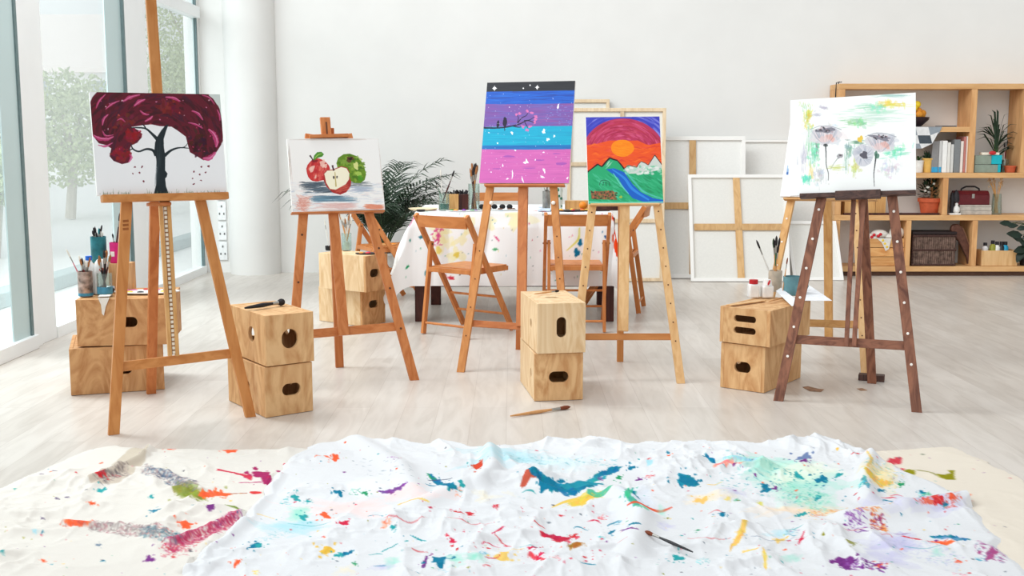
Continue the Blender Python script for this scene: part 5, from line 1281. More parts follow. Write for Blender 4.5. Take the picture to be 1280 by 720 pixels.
# toolbox on two slabs
m_slab = mat('grey stone slab', (188, 180, 170), .8, var=.15, scale=20)
for k, (a, b, dz, h_) in enumerate(((1202, 1241.5, 0, .036), (1200.5, 1241, .037, .034), (1201.5, 1240.5, .072, .018))):
    tag(MB().lohi((sp(a, 0, .05).x, YS + .04, Z3 + dz), (sp(b, 0, .05).x, YS + .2, Z3 + dz + h_)).build('sketchbook', m_slab, bevel=.003), ('thick grey sketchbook, bottom of the pile under the red toolbox', 'grey sketchbook in the middle of the pile under the red toolbox', 'thin grey sketchbook lying right under the red toolbox')[k], 'sketchbook')
m_tool = mat('dark red enamel', (96, 30, 36), .35, var=.1)
zt = Z3 + .091; xa, xb = sp(1196, 0, .06).x, sp(1238, 0, .06).x
o = thing('toolbox', 'dark red metal toolbox with a black handle on a pile of sketchbooks', 'toolbox', ((xa + xb) / 2, YS + .13, zt))
MB().lohi((xa, YS + .05, zt), (xb, YS + .2, zt + .09)).build('box', m_tool, o, bevel=.004)
MB().prism([(xa, YS + .05, zt + .091), (xa, YS + .2, zt + .091), (xa, YS + .16, zt + .128), (xa, YS + .09, zt + .128)], (xb - xa, 0, 0)).build('lid', m_tool, o, bevel=.003)
xm = (xa + xb) / 2
MB().tube([(xm - .085, YS + .125, zt + .125), (xm - .08, YS + .125, zt + .145), (xm - .04, YS + .125, zt + .165), (xm + .04, YS + .125, zt + .165), (xm + .08, YS + .125, zt + .145), (xm + .085, YS + .125, zt + .125)], .008, 8).build('handle', m_black, o)
MB().lohi((xm - .012, YS + .046, zt + .06), (xm + .012, YS + .05, zt + .1)).build('latch', m_metal, o)
# bottle of dried stems
c = sp(1247.5, Z3, .1)
jar('glass_bottle', 'clear glass bottle with dried stems at the right of the toolbox', c, .048, .19, m_glass, cat='bottle', taper=.8)
rr = random.Random(41)
for k in range(9):
    a = rr.uniform(-.05, .05)
    p0 = c + Vector((rr.uniform(-.02, .02), rr.uniform(-.02, .02), .012)); p1 = c + Vector((a * .6, rr.uniform(-.015, .015), .19)); p2 = c + Vector((a * 1.7 - .01, rr.uniform(-.04, .04), rr.uniform(.27, .34)))
    o = thing('dried_twig', 'pale dried twig standing in the glass bottle on the shelf', 'twig', p0, 0, 'dried twigs in the bottle')
    MB().tube([p0, p1, p2], .0035, 5).build('stalk', m_lt2, o)
    mb = MB()
    for q in range(4): mb.ell(p2 + Vector((rr.uniform(-.012, .012), 0, rr.uniform(-.05, .012))), (.007, .007, .011), 6, 5)
    mb.build('seed_head', mat('pale seed head', (206, 178, 146), .8), o)
# bottom row --------------------------------------------------------
x0, x1 = sp(1084, 0, .04).x, sx(1135.6)
o = thing('slatted_crate', 'orange pine crate of boards with a floral cloth, behind the dark easel', 'crate', ((x0 + x1) / 2, YS + .12, Z4))
for k in range(3): 
    z = Z4 + .002 + k * .085
    mb = MB().lohi((x0, YS + .03, z), (x1, YS + .042, z + .08)).lohi((x0, YS + .2, z), (x1, YS + .212, z + .08)).lohi((x0, YS + .0425, z), (x0 + .012, YS + .1995, z + .08)).lohi((x1 - .012, YS + .0425, z), (x1, YS + .1995, z + .08))
    mb.build('slat_ring', wood('knotty crate pine', (224, 172, 112), (204, 140, 80), .6, (3, 20, 20), 2), o, bevel=.002)
MB().lohi((x0 + .013, YS + .0435, Z4 + .002), (x1 - .013, YS + .199, Z4 + .2)).build('contents', mat('crate shadow', (120, 84, 52), .8), o)  # filler block, its dark colour stands for the shade inside the crate
c = Vector(((x0 + x1) / 2, YS + .1, Z4 + .258))
o = thing('floral_cloth', 'white cloth with red flowers spilling over the edge of the pine crate', 'cloth', c)
m_fc = mat('white floral cloth', (226, 222, 214), .9)
mb = MB()
rr = random.Random(6)
for dx, dz, a, b in ((-.1, .0, .07, .04), (-.03, .03, .08, .045), (.06, .01, .07, .03), (.13, .045, .07, .06)): mb.ell(c + Vector((dx, 0, dz)), (a, .07, b), 14, 8)
mb.build('folds', m_fc, o)
MB().prism([(c.x - .08, YS + .022, c.z), (c.x + .06, YS + .022, c.z), (c.x + .04, YS + .022, c.z - .1), (c.x + .01, YS + .022, c.z - .12), (c.x - .03, YS + .022, c.z - .04)], (0, .006, 0)).build('hanging_corner', m_fc, o, bevel=.002)
mb = MB(); mb2 = MB()
for dx, dz in ((-.1, .03), (-.04, .035), (-.12, 0.01), (-.06, .02)): mb.ell(c + Vector((dx, -.066, dz)), (.016, .012, .014), 10, 6)
for dx, dz in ((0, -.05), (.02, -.08), (-.02, -.02)): mb2.ell((c.x + dx, YS + .021, c.z + dz), (.012, .002, .011), 10, 6)
mb.build('flower_print', PCOL[0], o); mb2.build('yellow_print', PCOL[2], o)
# dark wicker trunk: rows of upright canes
x0, x1 = sp(1143.5, 0, .03).x, sp(1199.5, 0, .03).x; zt = sz(290)
m_wk = mat('dark wicker', (74, 50, 44), .7, var=.35, scale=60); m_wk2 = mat('worn wicker cane', (128, 104, 92), .7, var=.4, scale=30)
o = thing('wicker_trunk', 'dark brown wicker trunk on the bottom shelf', 'trunk', ((x0 + x1) / 2, YS + .13, Z4))
MB().lohi((x0 + .005, YS + .03, Z4 + .003), (x1 - .005, YS + .24, zt - .025)).build('body', m_wk, o)
MB().lohi((x0, YS + .02, zt - .024), (x1, YS + .245, zt)).build('lid', mat('near black wicker lid', (44, 34, 34), .7), o, bevel=.004)
zm = (Z4 + zt) / 2 - .01
for z in (Z4 + .012, zm, zt - .04): MB().tube([(x0 + .002, YS + .022, z), (x1 - .002, YS + .022, z)], .009, 8).build('woven_band', m_wk, o)
mb = MB(); rr = random.Random(5)
for r0, r1 in ((Z4 + .02, zm - .008), (zm + .008, zt - .048)):
    for k in range(30):
        x = x0 + .02 + (x1 - x0 - .04) * k / 29; mb.tube([(x, YS + .024, r0), (x, YS + .018 + rr.uniform(0, .004), (r0 + r1) / 2), (x, YS + .024, r1)], .0042, 5)
mb.build('canes', m_wk2, o)
# leaning guitar-shaped brown panel beside the trunk
xc = sp(1209, 0, .1).x
prof = []
for t in range(25):
    u = t / 24; z = .31 * (1 - u); w_ = .03 + .032 * math.sin(min(1, u * 1.15) * PI) + .05 * u
    prof.append((w_, z))
o = thing('wooden_shield', 'curved dark brown board leaning against the shelf upright right of the trunk', 'board', (xc, YS + .06, Z4))
top = D(1196, 280, YS + .1); cr_ = [D(x, y, YS + .05) for x, y in ((1190, 283), (1193, 280.5), (1198, 280), (1203, 284), (1207, 293), (1210, 302), (1213, 311), (1215.3, 322), (1216, 332.5), (1211, 332.5), (1209, 322), (1204, 312), (1199, 302), (1192, 294), (1189, 288))]
MB().prism(cr_, (0, .05, 0)).build('panel', mat('dark walnut', (92, 58, 46), .45, var=.2), o, bevel=.008)
MB().tube([p_ + Vector((0, -.002, 0)) for p_ in cr_[3:9]], .004, 6).build('edge_binding', mat('walnut edge', (140, 98, 76), .4), o)
# light crate with tubes and the rubber plant
x0, x1 = sp(1232, 0, .03).x, sp(1277, 0, .03).x; zt = sz(313.5)
o = thing('small_crate', 'pale low wooden crate holding paint tubes at the lower right', 'crate', ((x0 + x1) / 2, YS + .1, Z4))
mb = MB().lohi((x0, YS + .02, Z4 + .001), (x1, YS + .032, zt)).lohi((x0, YS + .18, Z4 + .001), (x1, YS + .192, zt)).lohi((x0, YS + .0325, Z4 + .001), (x0 + .012, YS + .1795, zt)).lohi((x1 - .012, YS + .0325, Z4 + .001), (x1, YS + .1795, zt))
mb.build('sides', m_lt, o, bevel=.002); MB().lohi((x0 + .0125, YS + .033, Z4 + .001), (x1 - .0125, YS + .179, Z4 + .02)).build('bottom', m_lt, o)
spec_ = ((1233.5, (236, 236, 236), 'white paint bottle with dark cap at the left in the pale crate', .19), (1243, (150, 150, 50), 'olive paint bottle in the pale crate', .21), (1248.5, (236, 236, 230), 'white and yellow paint bottle in the pale crate', .2), (1254, (40, 44, 50), 'black paint bottle in the pale crate', .2), (1259, (30, 160, 200), 'bright blue paint bottle in the pale crate', .2))
for px, col, lb, h_ in spec_:
    c = sp(px + 2.5, Z4 + .021, .09); o = thing('paint_bottle', lb, 'bottle', c); r_ = .028
    MB().lathe([(1e-7, 0), (r_, 0), (r_, h_ * .75), (r_ * .5, h_ * .84), (r_ * .5, h_ * .85), (1e-7, h_ * .85)], c, 16).build('body', mat('bottle %d %d %d' % col, col, .4), o)
    MB().lathe([(1e-7, h_ * .851), (r_ * .62, h_ * .851), (r_ * .6, h_), (1e-7, h_)], c, 14).build('cap', m_black, o)
c = sp(1291, Z4, .1)
o = pot('rubber_plant', 'rubber plant with big dark leaves at the lower right edge', c, .09, .14, m_black, .75)
st, lf = MB(), MB()
stem = [c + Vector((0, -.0, .12)), c + Vector((-.02, -.02, .28)), c + Vector((-.05, -.02, .38))]
st.tube(stem, [.007, .006, .004], 6)
for px, py, L, a in ((1257, 279, .12, PI), (1266, 282, .1, .1), (1268, 293, .16, PI * .95), (1272, 298, .13, 2.6), (1276, 312, .15, 3.6), (1275, 320, .14, 4.4), (1278, 285, .1, .4), (1282, 305, .12, -.6), (1284, 295, .1, .9)):
    e = D(px, py, YS - .02); b0 = e + Vector((-math.cos(a) * .0, 0, 0)); s0 = stem[1] if py > 290 else stem[2]
    d = Vector((math.cos(a), -.1, math.sin(a) * .6)).normalized(); p0 = e - d * L / 2
    st.tube([s0, (s0 + p0) / 2 + Vector((0, 0, .02)), p0], .003, 5)
    lf.blade([p0, p0 + d * L * .25, p0 + d * L * .55, p0 + d * L * .85, p0 + d * L], [.004, L * .22, L * .25, L * .12, .001], Vector((0, .5, 1)))
st.build('stems', m_leafg, o); lf.build('leaves', mat('glossy dark leaf', (26, 44, 34), .3, var=.2), o)

# ================================================================ THINGS ON THE CRATES
def top_of(key, px, py, z):           # a point on a crate's top
    return G(px, py, z)
ZL = .238 + .236; ZR_ = .237 + .185; ZM = .237 + .235; ZCc = .237 + .245; ZB = .247 + .245
# left stack: cans, bottle, jar, tube, cloth, palette, small box with jars
m_can = mat('paint-streaked can', (160, 140, 130), .4, .3, var=.5, scale=35); m_bl = mat('blue paint band', (70, 140, 170), .5, var=.2)
c = G(107.5, 370, ZL)
jar('brush_can', 'paint-streaked metal can of brushes at the left end of the crate top', c, .036, .125, m_can, cat='can', band=m_bl, bz=(.02, .14))
bunch(c, ZL + .01, ZL + .215, .03, 7, .0042, 'brush standing in the paint-streaked can', 'brushes in the streaked can', 51, ('dark', 'red', 'black', 'white'), ('white', 'dark', 'tan'), 1.4)
brush(c + Vector((.01, 0, .02)), D(82.5, 311, c.y - .01), .004, 'pink', 'white', 'long pink brush leaning far left out of the paint-streaked can')
c = G(131.5, 370, ZL)
jar('glass_jar', 'glass jar with blue paint band and dark brushes beside the streaked can', c, .037, .115, m_glass, band=m_bl, bz=(.12, .42), water=(mat('murky rinse water', (170, 180, 180), .3), .3))
bunch(c, ZL + .015, ZL + .235, .03, 6, .0055, 'dark brush standing in the glass jar on the left crates', 'brushes in the left glass jar', 53, ('black', 'dark'), ('dark', 'dark', 'tan'), 1.6)
c = G(113, 366.8, ZL)
o = thing('white_bottle', 'white plastic bottle with a blue cap behind the streaked can', 'bottle', c)
MB().lathe([(1e-7, 0), (.032, 0), (.033, .11), (.03, .14), (.014, .165), (.014, .17), (1e-7, .17)], c, 24).build('body', mat('white plastic', (238, 238, 236), .35), o)
MB().lathe([(1e-7, .171), (.0165, .171), (.0165, .192), (1e-7, .192)], c, 20).build('cap', mat('blue cap', (36, 104, 206), .4), o)
c = G(128, 367, ZL)
o = thing('spray_bottle', 'white bottle with rust-red stain behind the glass jar on the left crates', 'bottle', c)
MB().lathe([(1e-7, 0), (.035, 0), (.035, .12), (.03, .16), (.018, .175), (1e-7, .178)], c, 24).build('body', mat('white plastic', (238, 238, 236), .35), o)
MB().ell(c + Vector((.012, -.030, .125)), (.016, .006, .012), 10, 6).build('stain', mat('rust red paint', (176, 70, 50), .5), o)
bx = G(150, 366, ZL)
bw0 = D(112, 340, bx.y + .06).x; bw1 = D(163, 340, bx.y + .06).x
hz_ = D(150, 330, bx.y + .02).z - ZL
tag(MB().lohi((bw0, bx.y + .03, ZL + .001), (bw1, bx.y + .14, ZL + hz_)).build('wooden_block', m_ply, bevel=.002), 'small plywood block at the back of the left crates, under the pink and teal jars', 'block')
zb = ZL + hz_ + .001
c = Vector((D(124, 325, bx.y + .085).x, bx.y + .085, zb))
jar('brush_can', 'teal and yellow painted can of brushes on the small block', c, .039, .135, mat('teal painted can', (42, 122, 132), .45, var=.3, scale=20), cat='can')
bunch(c, zb + .01, zb + .2, .034, 8, .0045, 'brush standing in the teal can on the small block', 'brushes in the teal can', 57, ('dark', 'tan', 'black'), ('teal', 'dark', 'white', 'dark'), 1.3)
MB().lathe([(.0396, .03), (.0396, .085), (.039, .085), (.039, .03)], c, 24)
c = Vector((D(146.5, 325, bx.y + .08).x, bx.y + .08, zb))
o = jar('pink_tub', 'bright pink tub with a white label holding two long brushes', c, .035, .105, mat('bright pink plastic', (214, 40, 124), .45), cat='tub')
MB().lohi((c.x - .02, c.y - .0375, zb + .035), (c.x + .0, c.y - .034, zb + .06)).build('label_sticker', m_whitedot, o)
brush(c + Vector((-.01, 0, .03)), D(150, 266, c.y), .005, 'dark', 'dark', 'long dark brush leaning right in the pink tub')
brush(c + Vector((0, 0, .03)), D(140.5, 292, c.y), .004, 'dark', 'dark', 'shorter brush leaning left in the pink tub')
# crumpled tube and the cloth tip hanging over the crate front
p0 = G(133, 369, ZL)
o = thing('paint_tube', 'crumpled silver paint tube lying at the front edge of the left crates', 'tube', p0)
R = Matrix.Rotation(.5, 3, 'Z') @ Matrix.Rotation(-.3, 3, 'Y')
MB().ell(p0 + Vector((0, 0, .026)), (.045, .018, .02), 12, 8, R).build('body', mat('crumpled foil', (176, 180, 184), .3, .7, var=.4, scale=60, bump=.6), o)
MB().ell(p0 + Vector((.03, -.01, .028)), (.016, .016, .014), 10, 6).build('cap', m_black, o)
a_ = G(124, 371, ZL); b_ = G(136, 371, ZL); fy = min(a_.y, b_.y) - .035
o = thing('rag', 'white rag hanging in a point over the front of the left crates', 'rag', (a_ + b_) / 2)
fr_ = CR['L2']; u_, v_ = fr_[2], fr_[3]; fc0 = fr_[1] - v_ * .215
def onf(px, py):
    n_ = -v_; return PL(px, py, fc0 + n_ * .003, n_)
MB().prism([onf(122.5, 372.5), onf(137, 372), onf(132.5, 383), onf(130, 394.5), onf(127.5, 392), onf(126.5, 381)], -v_ * .004).build('hanging_part', m_fc, o, bevel=.001)
MB().prism([onf(122.5, 372.3) + v_ * .001 + Vector((0, 0, .004)), onf(137, 371.8) + v_ * .001 + Vector((0, 0, .004)), onf(137, 371.8) + v_ * .05 + Vector((0, 0, .004)), onf(122.5, 372.3) + v_ * .05 + Vector((0, 0, .004))], (0, 0, .004)).build('top_part', m_fc, o)
palette('wide white palette with red, yellow and purple paint on the left crates', G(183, 366, ZL) + Vector((0, 0, .004)), .165, .075, .06, m_pal_w, 11, [PCOL[0], PCOL[7], PCOL[8], PCOL[2], m_pal_b], 13)
c = G(163, 363, ZL)
tag(MB().lathe([(1e-7, 0), (.016, 0), (.016, .022), (1e-7, .024)], c + Vector((.0, -.0, .014)), 16).build('paint_pot', mat('orange cap', (242, 166, 40), .4)), 'small orange yellow cap on the palette behind the left easel leg', 'cap')
# thick brush on the round-holed crate
brush(G(306, 385, ZM + .012), G(356, 377, ZM + .016), .012, 'black', 'dark', 'thick black brush lying on the crate with the round hole', flat=1.3)
# spatula on the middle crate
o_ = brush(G(668, 367.5, ZCc + .006), G(699, 363.5, ZCc + .008), .005, 'tan', 'dark', 'small brush lying on the pale middle crate', flat=1.2)
# brush on the floor
brush(G(638, 520, .008), G(713, 508.5, .01), .009, 'tan', 'brown', 'long brush lying on the floor in front of the middle crates', flat=1.0)
# right stack
m_wp = mat('white plastic', (238, 238, 236), .35); m_rc = mat('red cap', (190, 36, 44), .4)
c = G(941.5, 372, ZR_)
o = thing('paint_bottle', 'white square bottle with a red screw cap on the right crates', 'bottle', c)
MB().box(c + Vector((0, 0, .037)), (.056, .05, .074), .1).build('body', m_wp, o, bevel=.008)
MB().lathe([(1e-7, .0745), (.023, .0745), (.023, .096), (1e-7, .098)], c, 20).build('cap', m_rc, o)
c = G(958.5, 372, ZR_)
o = thing('paint_bottle', 'white bottle with red smears and no cap, right of the red capped one', 'bottle', c)
MB().box(c + Vector((0, 0, .033)), (.06, .05, .066), .1).build('body', m_wp, o, bevel=.008)
MB().lathe([(1e-7, .0665), (.026, .0665), (.02, .096), (1e-7, .1)], c, 20).build('neck', m_wp, o)
MB().ell(c + Vector((.004, -.023, .082)), (.006, .006, .016), 8, 6, Matrix.Rotation(.4, 3, 'Y')).build('red_smear', m_rc, o)
c = G(968.5, 364, ZR_)
jar('brush_pot', 'beige pot of brushes behind the white bottles', c, .037, .115, mat('beige ceramic', (196, 182, 164), .5, var=.1), cat='pot')
bunch(c, ZR_ + .012, ZR_ + .31, .032, 6, .0065, 'tall brush standing in the beige pot', 'brushes in the beige pot', 61, ('dark', 'green', 'tan', 'black'), ('green', 'dark', 'dark'), .9)
brush(c + Vector((.0, 0, .03)), D(945.5, 300, c.y), .0055, 'white', 'dark', 'pale brush leaning left in the beige pot')
c = G(992, 369, ZR_); c.y += .02
o = jar('mug', 'teal mug with stems of brushes on the right crates', c, .051, .1, mat('teal glaze', (98, 142, 150), .35, var=.1), cat='mug', taper=1.04)
MB().tube([c + Vector((.05, 0, .08)), c + Vector((.075, 0, .075)), c + Vector((.08, 0, .045)), c + Vector((.07, 0, .025)), c + Vector((.048, 0, .02))], .005, 8).build('handle', mat('teal glaze', (98, 142, 150)), o)
brush(G(978, 366, ZR_ + .012), D(984.5, 322, c.y + .02), .004, 'tan', 'brown', 'light brush leaning between the beige pot and the teal mug')
# papers draped over the crate's right corner, slat, dark brush
def sheet(label, pts, z, seed, lift):
    P_ = [G(x, y, z + l) for (x, y), l in zip(pts, lift)]
    tag(MB().prism(P_, (0, 0, .0015)).build('paper_sheet', mat('white paper', (242, 244, 248), .7)), label, 'paper')
sheet('white sheet of paper jutting right from under the dark easel leg', ((992, 366), (1012, 357), (1040, 376), (1006, 376)), ZR_ + .004, 1, (0, 0, .008, 0))
sheet('curled white sheet lying in front of the teal mug', ((970, 364), (976, 360), (1000, 378), (990, 383)), ZR_ + .012, 2, (.012, .012, 0, 0))
a, b = G(911, 381.5, ZR_ + .004), G(955, 375.5, ZR_ + .004)
tag(MB().bar(a, b, .03, .005, Vector((0, 1, 0))).build('stirring_stick', m_lt, bevel=.001), 'thin pale wooden stirring stick lying on the right crates', 'stick')
brush(G(961, 377, ZR_ + .008), G(985, 370, ZR_ + .01), .005, 'tan', 'green', 'small brush lying on the right crates by the papers')
# stain and cord bits on the floor
m_st = mat('brown spill', (150, 112, 84), .6, var=.3)
for lb, pts in (('brown dried spill on the floor under the dark easel', ((1003, 484), (1010, 483), (1022, 486), (1030, 487), (1026, 490), (1012, 489))), ('small brown spill on the floor left of the foot plate', ((1071, 486), (1078, 485.5), (1084, 488), (1076, 488.5)))):
    tag(MB().prism([G(x, y, .0006) for x, y in pts], (0, 0, .0015)).build('dried_paint', m_st), lb, 'stain')
# behind the apple easel: bowl, jar with brushes, palette
c = G(411.5, 313, ZB)
o = thing('small_bowl', 'small black bowl on the left corner of the pale crates', 'bowl', c)
MB().lathe([(1e-7, 0), (.022, 0), (.026, .005), (.028, .032), (.025, .032), (.022, .01), (1e-7, .008)], c, 20).build('body', m_coal, o)
brush(c + Vector((0, 0, .012)), D(405.5, 275, c.y + .01), .0035, 'white', 'white', 'thin pale brush standing in the small black bowl')
c = G(433.5, 313, ZB)
jar('glass_jar', 'glass jar with pale brushes on the crates behind the apple easel', c, .034, .12, m_glass, water=(mat('clear rinse water', (206, 216, 214), .2), .5))
bunch(c, ZB + .012, ZB + .28, .03, 8, .0055, 'pale brush standing in the glass jar behind the apple easel', 'brushes in the jar behind the apple easel', 71, ('tan', 'white'), ('tan', 'white'), 2.0)
palette('dark palette with purple and orange paint on the crates behind the apple easel', G(463, 317, ZB), .1, .045, .1, m_pal_b, 7, [PCOL[7], PCOL[1], PCOL[0]], 15)
pc_ = c5.location
palette('orange wooden palette on the seat of the chair behind the crates', (pc_.x, pc_.y, .441), .10, .07, .3, m_pal_o, 5, [PCOL[1], PCOL[3]], 19)

# ================================================================ DROP CLOTHS ON THE FLOOR
def in_poly(X, Y, poly):
    ins = np.zeros(X.shape, bool); p = poly
    for i in range(len(p)):
        (ax, ay), (bx, by) = p[i], p[(i + 1) % len(p)]
        if ay == by: continue
        ins ^= ((Y > ay) != (Y > by)) & (X < (bx - ax) * (Y - ay) / (by - ay) + ax)
    return ins
def dist_in(mask, n=8):
    d = mask.astype(float); cur = mask.copy()
    for _ in range(n):
        c_ = cur.copy(); c_[1:] &= cur[:-1]; c_[:-1] &= cur[1:]; c_[:, 1:] &= cur[:, :-1]; c_[:, :-1] &= cur[:, 1:]
        cur = c_; d += cur
    return d / (n + 1)
def drop_cloth(label, outline, cell, base, amp, seed, bg, painter, folds=(), under=None):
    W_ = [G(x, y) for x, y in outline]; xs = [p.x for p in W_]; ys = [p.y for p in W_]
    x0, x1, y0, y1 = min(xs), max(xs), min(ys), max(ys); nx, ny = int((x1 - x0) / cell), int((y1 - y0) / cell)
    X, Y = np.meshgrid(np.linspace(x0, x1, nx), np.linspace(y1, y0, ny))
    wig = vnoise(nx, ny, .05 / cell, .05 / cell, seed + 9) * .008
    mask = in_poly(X + wig, Y + wig[::-1], [(p.x, p.y) for p in W_])
    k = 1 / cell
    Hh = np.zeros((ny, nx))
    for i, (sc_, am) in enumerate(((.10, .85), (.05, .40), (.024, .10), (.012, .02))):
        for j in range(2):                     # crossed sets of sharp little ridges, as crumpled cotton makes
            n1 = vnoise(nx, ny, sc_ * (1.7 if j else .8) * k, sc_ * (.8 if j else 1.7) * k, seed + 10 * i + j)
            Hh += am * np.clip(1 - np.abs(n1) * 1.1, 0, 1) ** 1.25 * .6
    Hh *= np.clip(.6 + .5 * vnoise(nx, ny, .12 * k, .1 * k, seed + 77), .12, 1.4)
    Hh = Hh * amp
    for (pts, w, h_) in folds:
        q = [G(*p) for p in pts]
        for i in range(len(q) - 1):
            a, b = q[i], q[i + 1]; dx, dy = b.x - a.x, b.y - a.y; t = np.clip(((X - a.x) * dx + (Y - a.y) * dy) / (dx * dx + dy * dy), 0, 1)
            d2 = (X - a.x - t * dx) ** 2 + (Y - a.y - t * dy) ** 2; Hh = np.maximum(Hh, Hh * .4 + h_ * np.exp(-d2 / w ** 2))
    e = dist_in(mask, 9)
    if under is not None:                  # pressed flat where another cloth lies on it
        U = in_poly(X, Y, [(G(a_, b_).x, G(a_, b_).y) for a_, b_ in under]); Hh = Hh * (1 - dist_in(U, 6)) ; Hh = np.where(U, np.minimum(Hh, .004), Hh)
    Z = np.where(mask, .0025 + (base + Hh) * np.minimum(1, e * 1.15), .001)
    P = Paint(nx, ny, bg, lambda px, py: ((G(px, py).x - x0) / (x1 - x0) * (nx - 1), (y1 - G(px, py).y) / (y1 - y0) * (ny - 1)), seed)
    # slow change of tone of the washed cotton, then the paint
    painter(P)
    o = grid_obj('drop_cloth', np.stack([X, Y, Z], -1), P.grid(), paint_mat('splattered cotton', .85, spec=.1), mask=mask)
    tag(o, label, 'drop cloth')
    return o
BL_, TE, GN, OR_, RD, CR_, PU, YL, OL, PK = (14, 118, 150), (40, 156, 160), (40, 150, 100), (240, 96, 56), (206, 48, 56), (208, 40, 72), (120, 50, 130), (238, 190, 84), (140, 138, 22), (220, 70, 90)
MINT, LB, LV, LP_ = (150, 222, 200), (170, 216, 226), (190, 186, 222), (246, 214, 210)
def spl(P, x, y, s, col, n=8, spread=3.0, a=1):
    r = P.r; P.blob(x, y, s, s * .55, col, a, r.uniform(-.3, .3), .45)
    for _ in range(n):
        t = r.uniform(0, 6.28); d = s * r.uniform(1.1, spread); q = s * r.uniform(.05, .22)
        P.blob(x + d * math.cos(t), y + d * .55 * math.sin(t), q * 1.3, q * .8, col, a, 0, .3, 9)
def drops(P, n, x0, x1, y0, y1, cols, smin=.5, smax=1.8):
    r = P.r
    for _ in range(n):
        s = smin + (smax - smin) * r.random() ** 3; P.blob(r.uniform(x0, x1), r.uniform(y0, y1), s * r.uniform(1, 1.8), s * .7, r.choice(cols), .95, r.uniform(-.5, .5), .35, 10)
def wash(P, x, y, rx, ry, col, n=12, a=.28):
    for _ in range(n): P.blob(x + P.r.gauss(0, rx * .4), y + P.r.gauss(0, ry * .4), rx * P.r.uniform(.3, .7), ry * P.r.uniform(.3, .7), col, a, P.r.uniform(-.3, .3), .5)
def hatch(P, x0, y0, x1, y1, w, n, cols, a=.75, lw=1.0):
    """rubbed-off paint on a fold: short strokes running across it"""
    r = P.r; d = math.hypot(x1 - x0, y1 - y0); nx, ny = -(y1 - y0) / d, (x1 - x0) / d
    for _ in range(n):
        t = r.random(); o = r.uniform(-.5, .5) * w; L = r.uniform(2, 9); s = r.uniform(-1, 1)
        x, y = x0 + (x1 - x0) * t + nx * o, y0 + (y1 - y0) * t + ny * o
        P.line([(x, y), (x + L * (.6 + s * .3), y + L * .35 * s)], [lw * r.uniform(.4, 1.3), lw * .3], r.choice(cols), a)
ALL = [BL_, TE, GN, OR_, RD, CR_, PU, YL, OL, (70, 70, 80)]
WHITE = [(180, 800), (218, 742), (238, 708), (268, 680), (300, 655), (318, 630), (340, 600), (362, 575), (385, 560), (410, 555), (440, 551.5), (475, 550.5), (510, 556), (535, 557), (560, 556), (590, 562), (625, 562), (655, 557), (690, 552), (735, 550), (770, 555), (830, 556), (900, 555.5), (955, 557), (985, 551), (1012, 549.5), (1036, 550), (1060, 558), (1085, 567), (1100, 578), (1130, 590), (1165, 603), (1195, 620), (1222, 642), (1240, 668), (1262, 695), (1290, 722), (1310, 750), (1340, 800)]
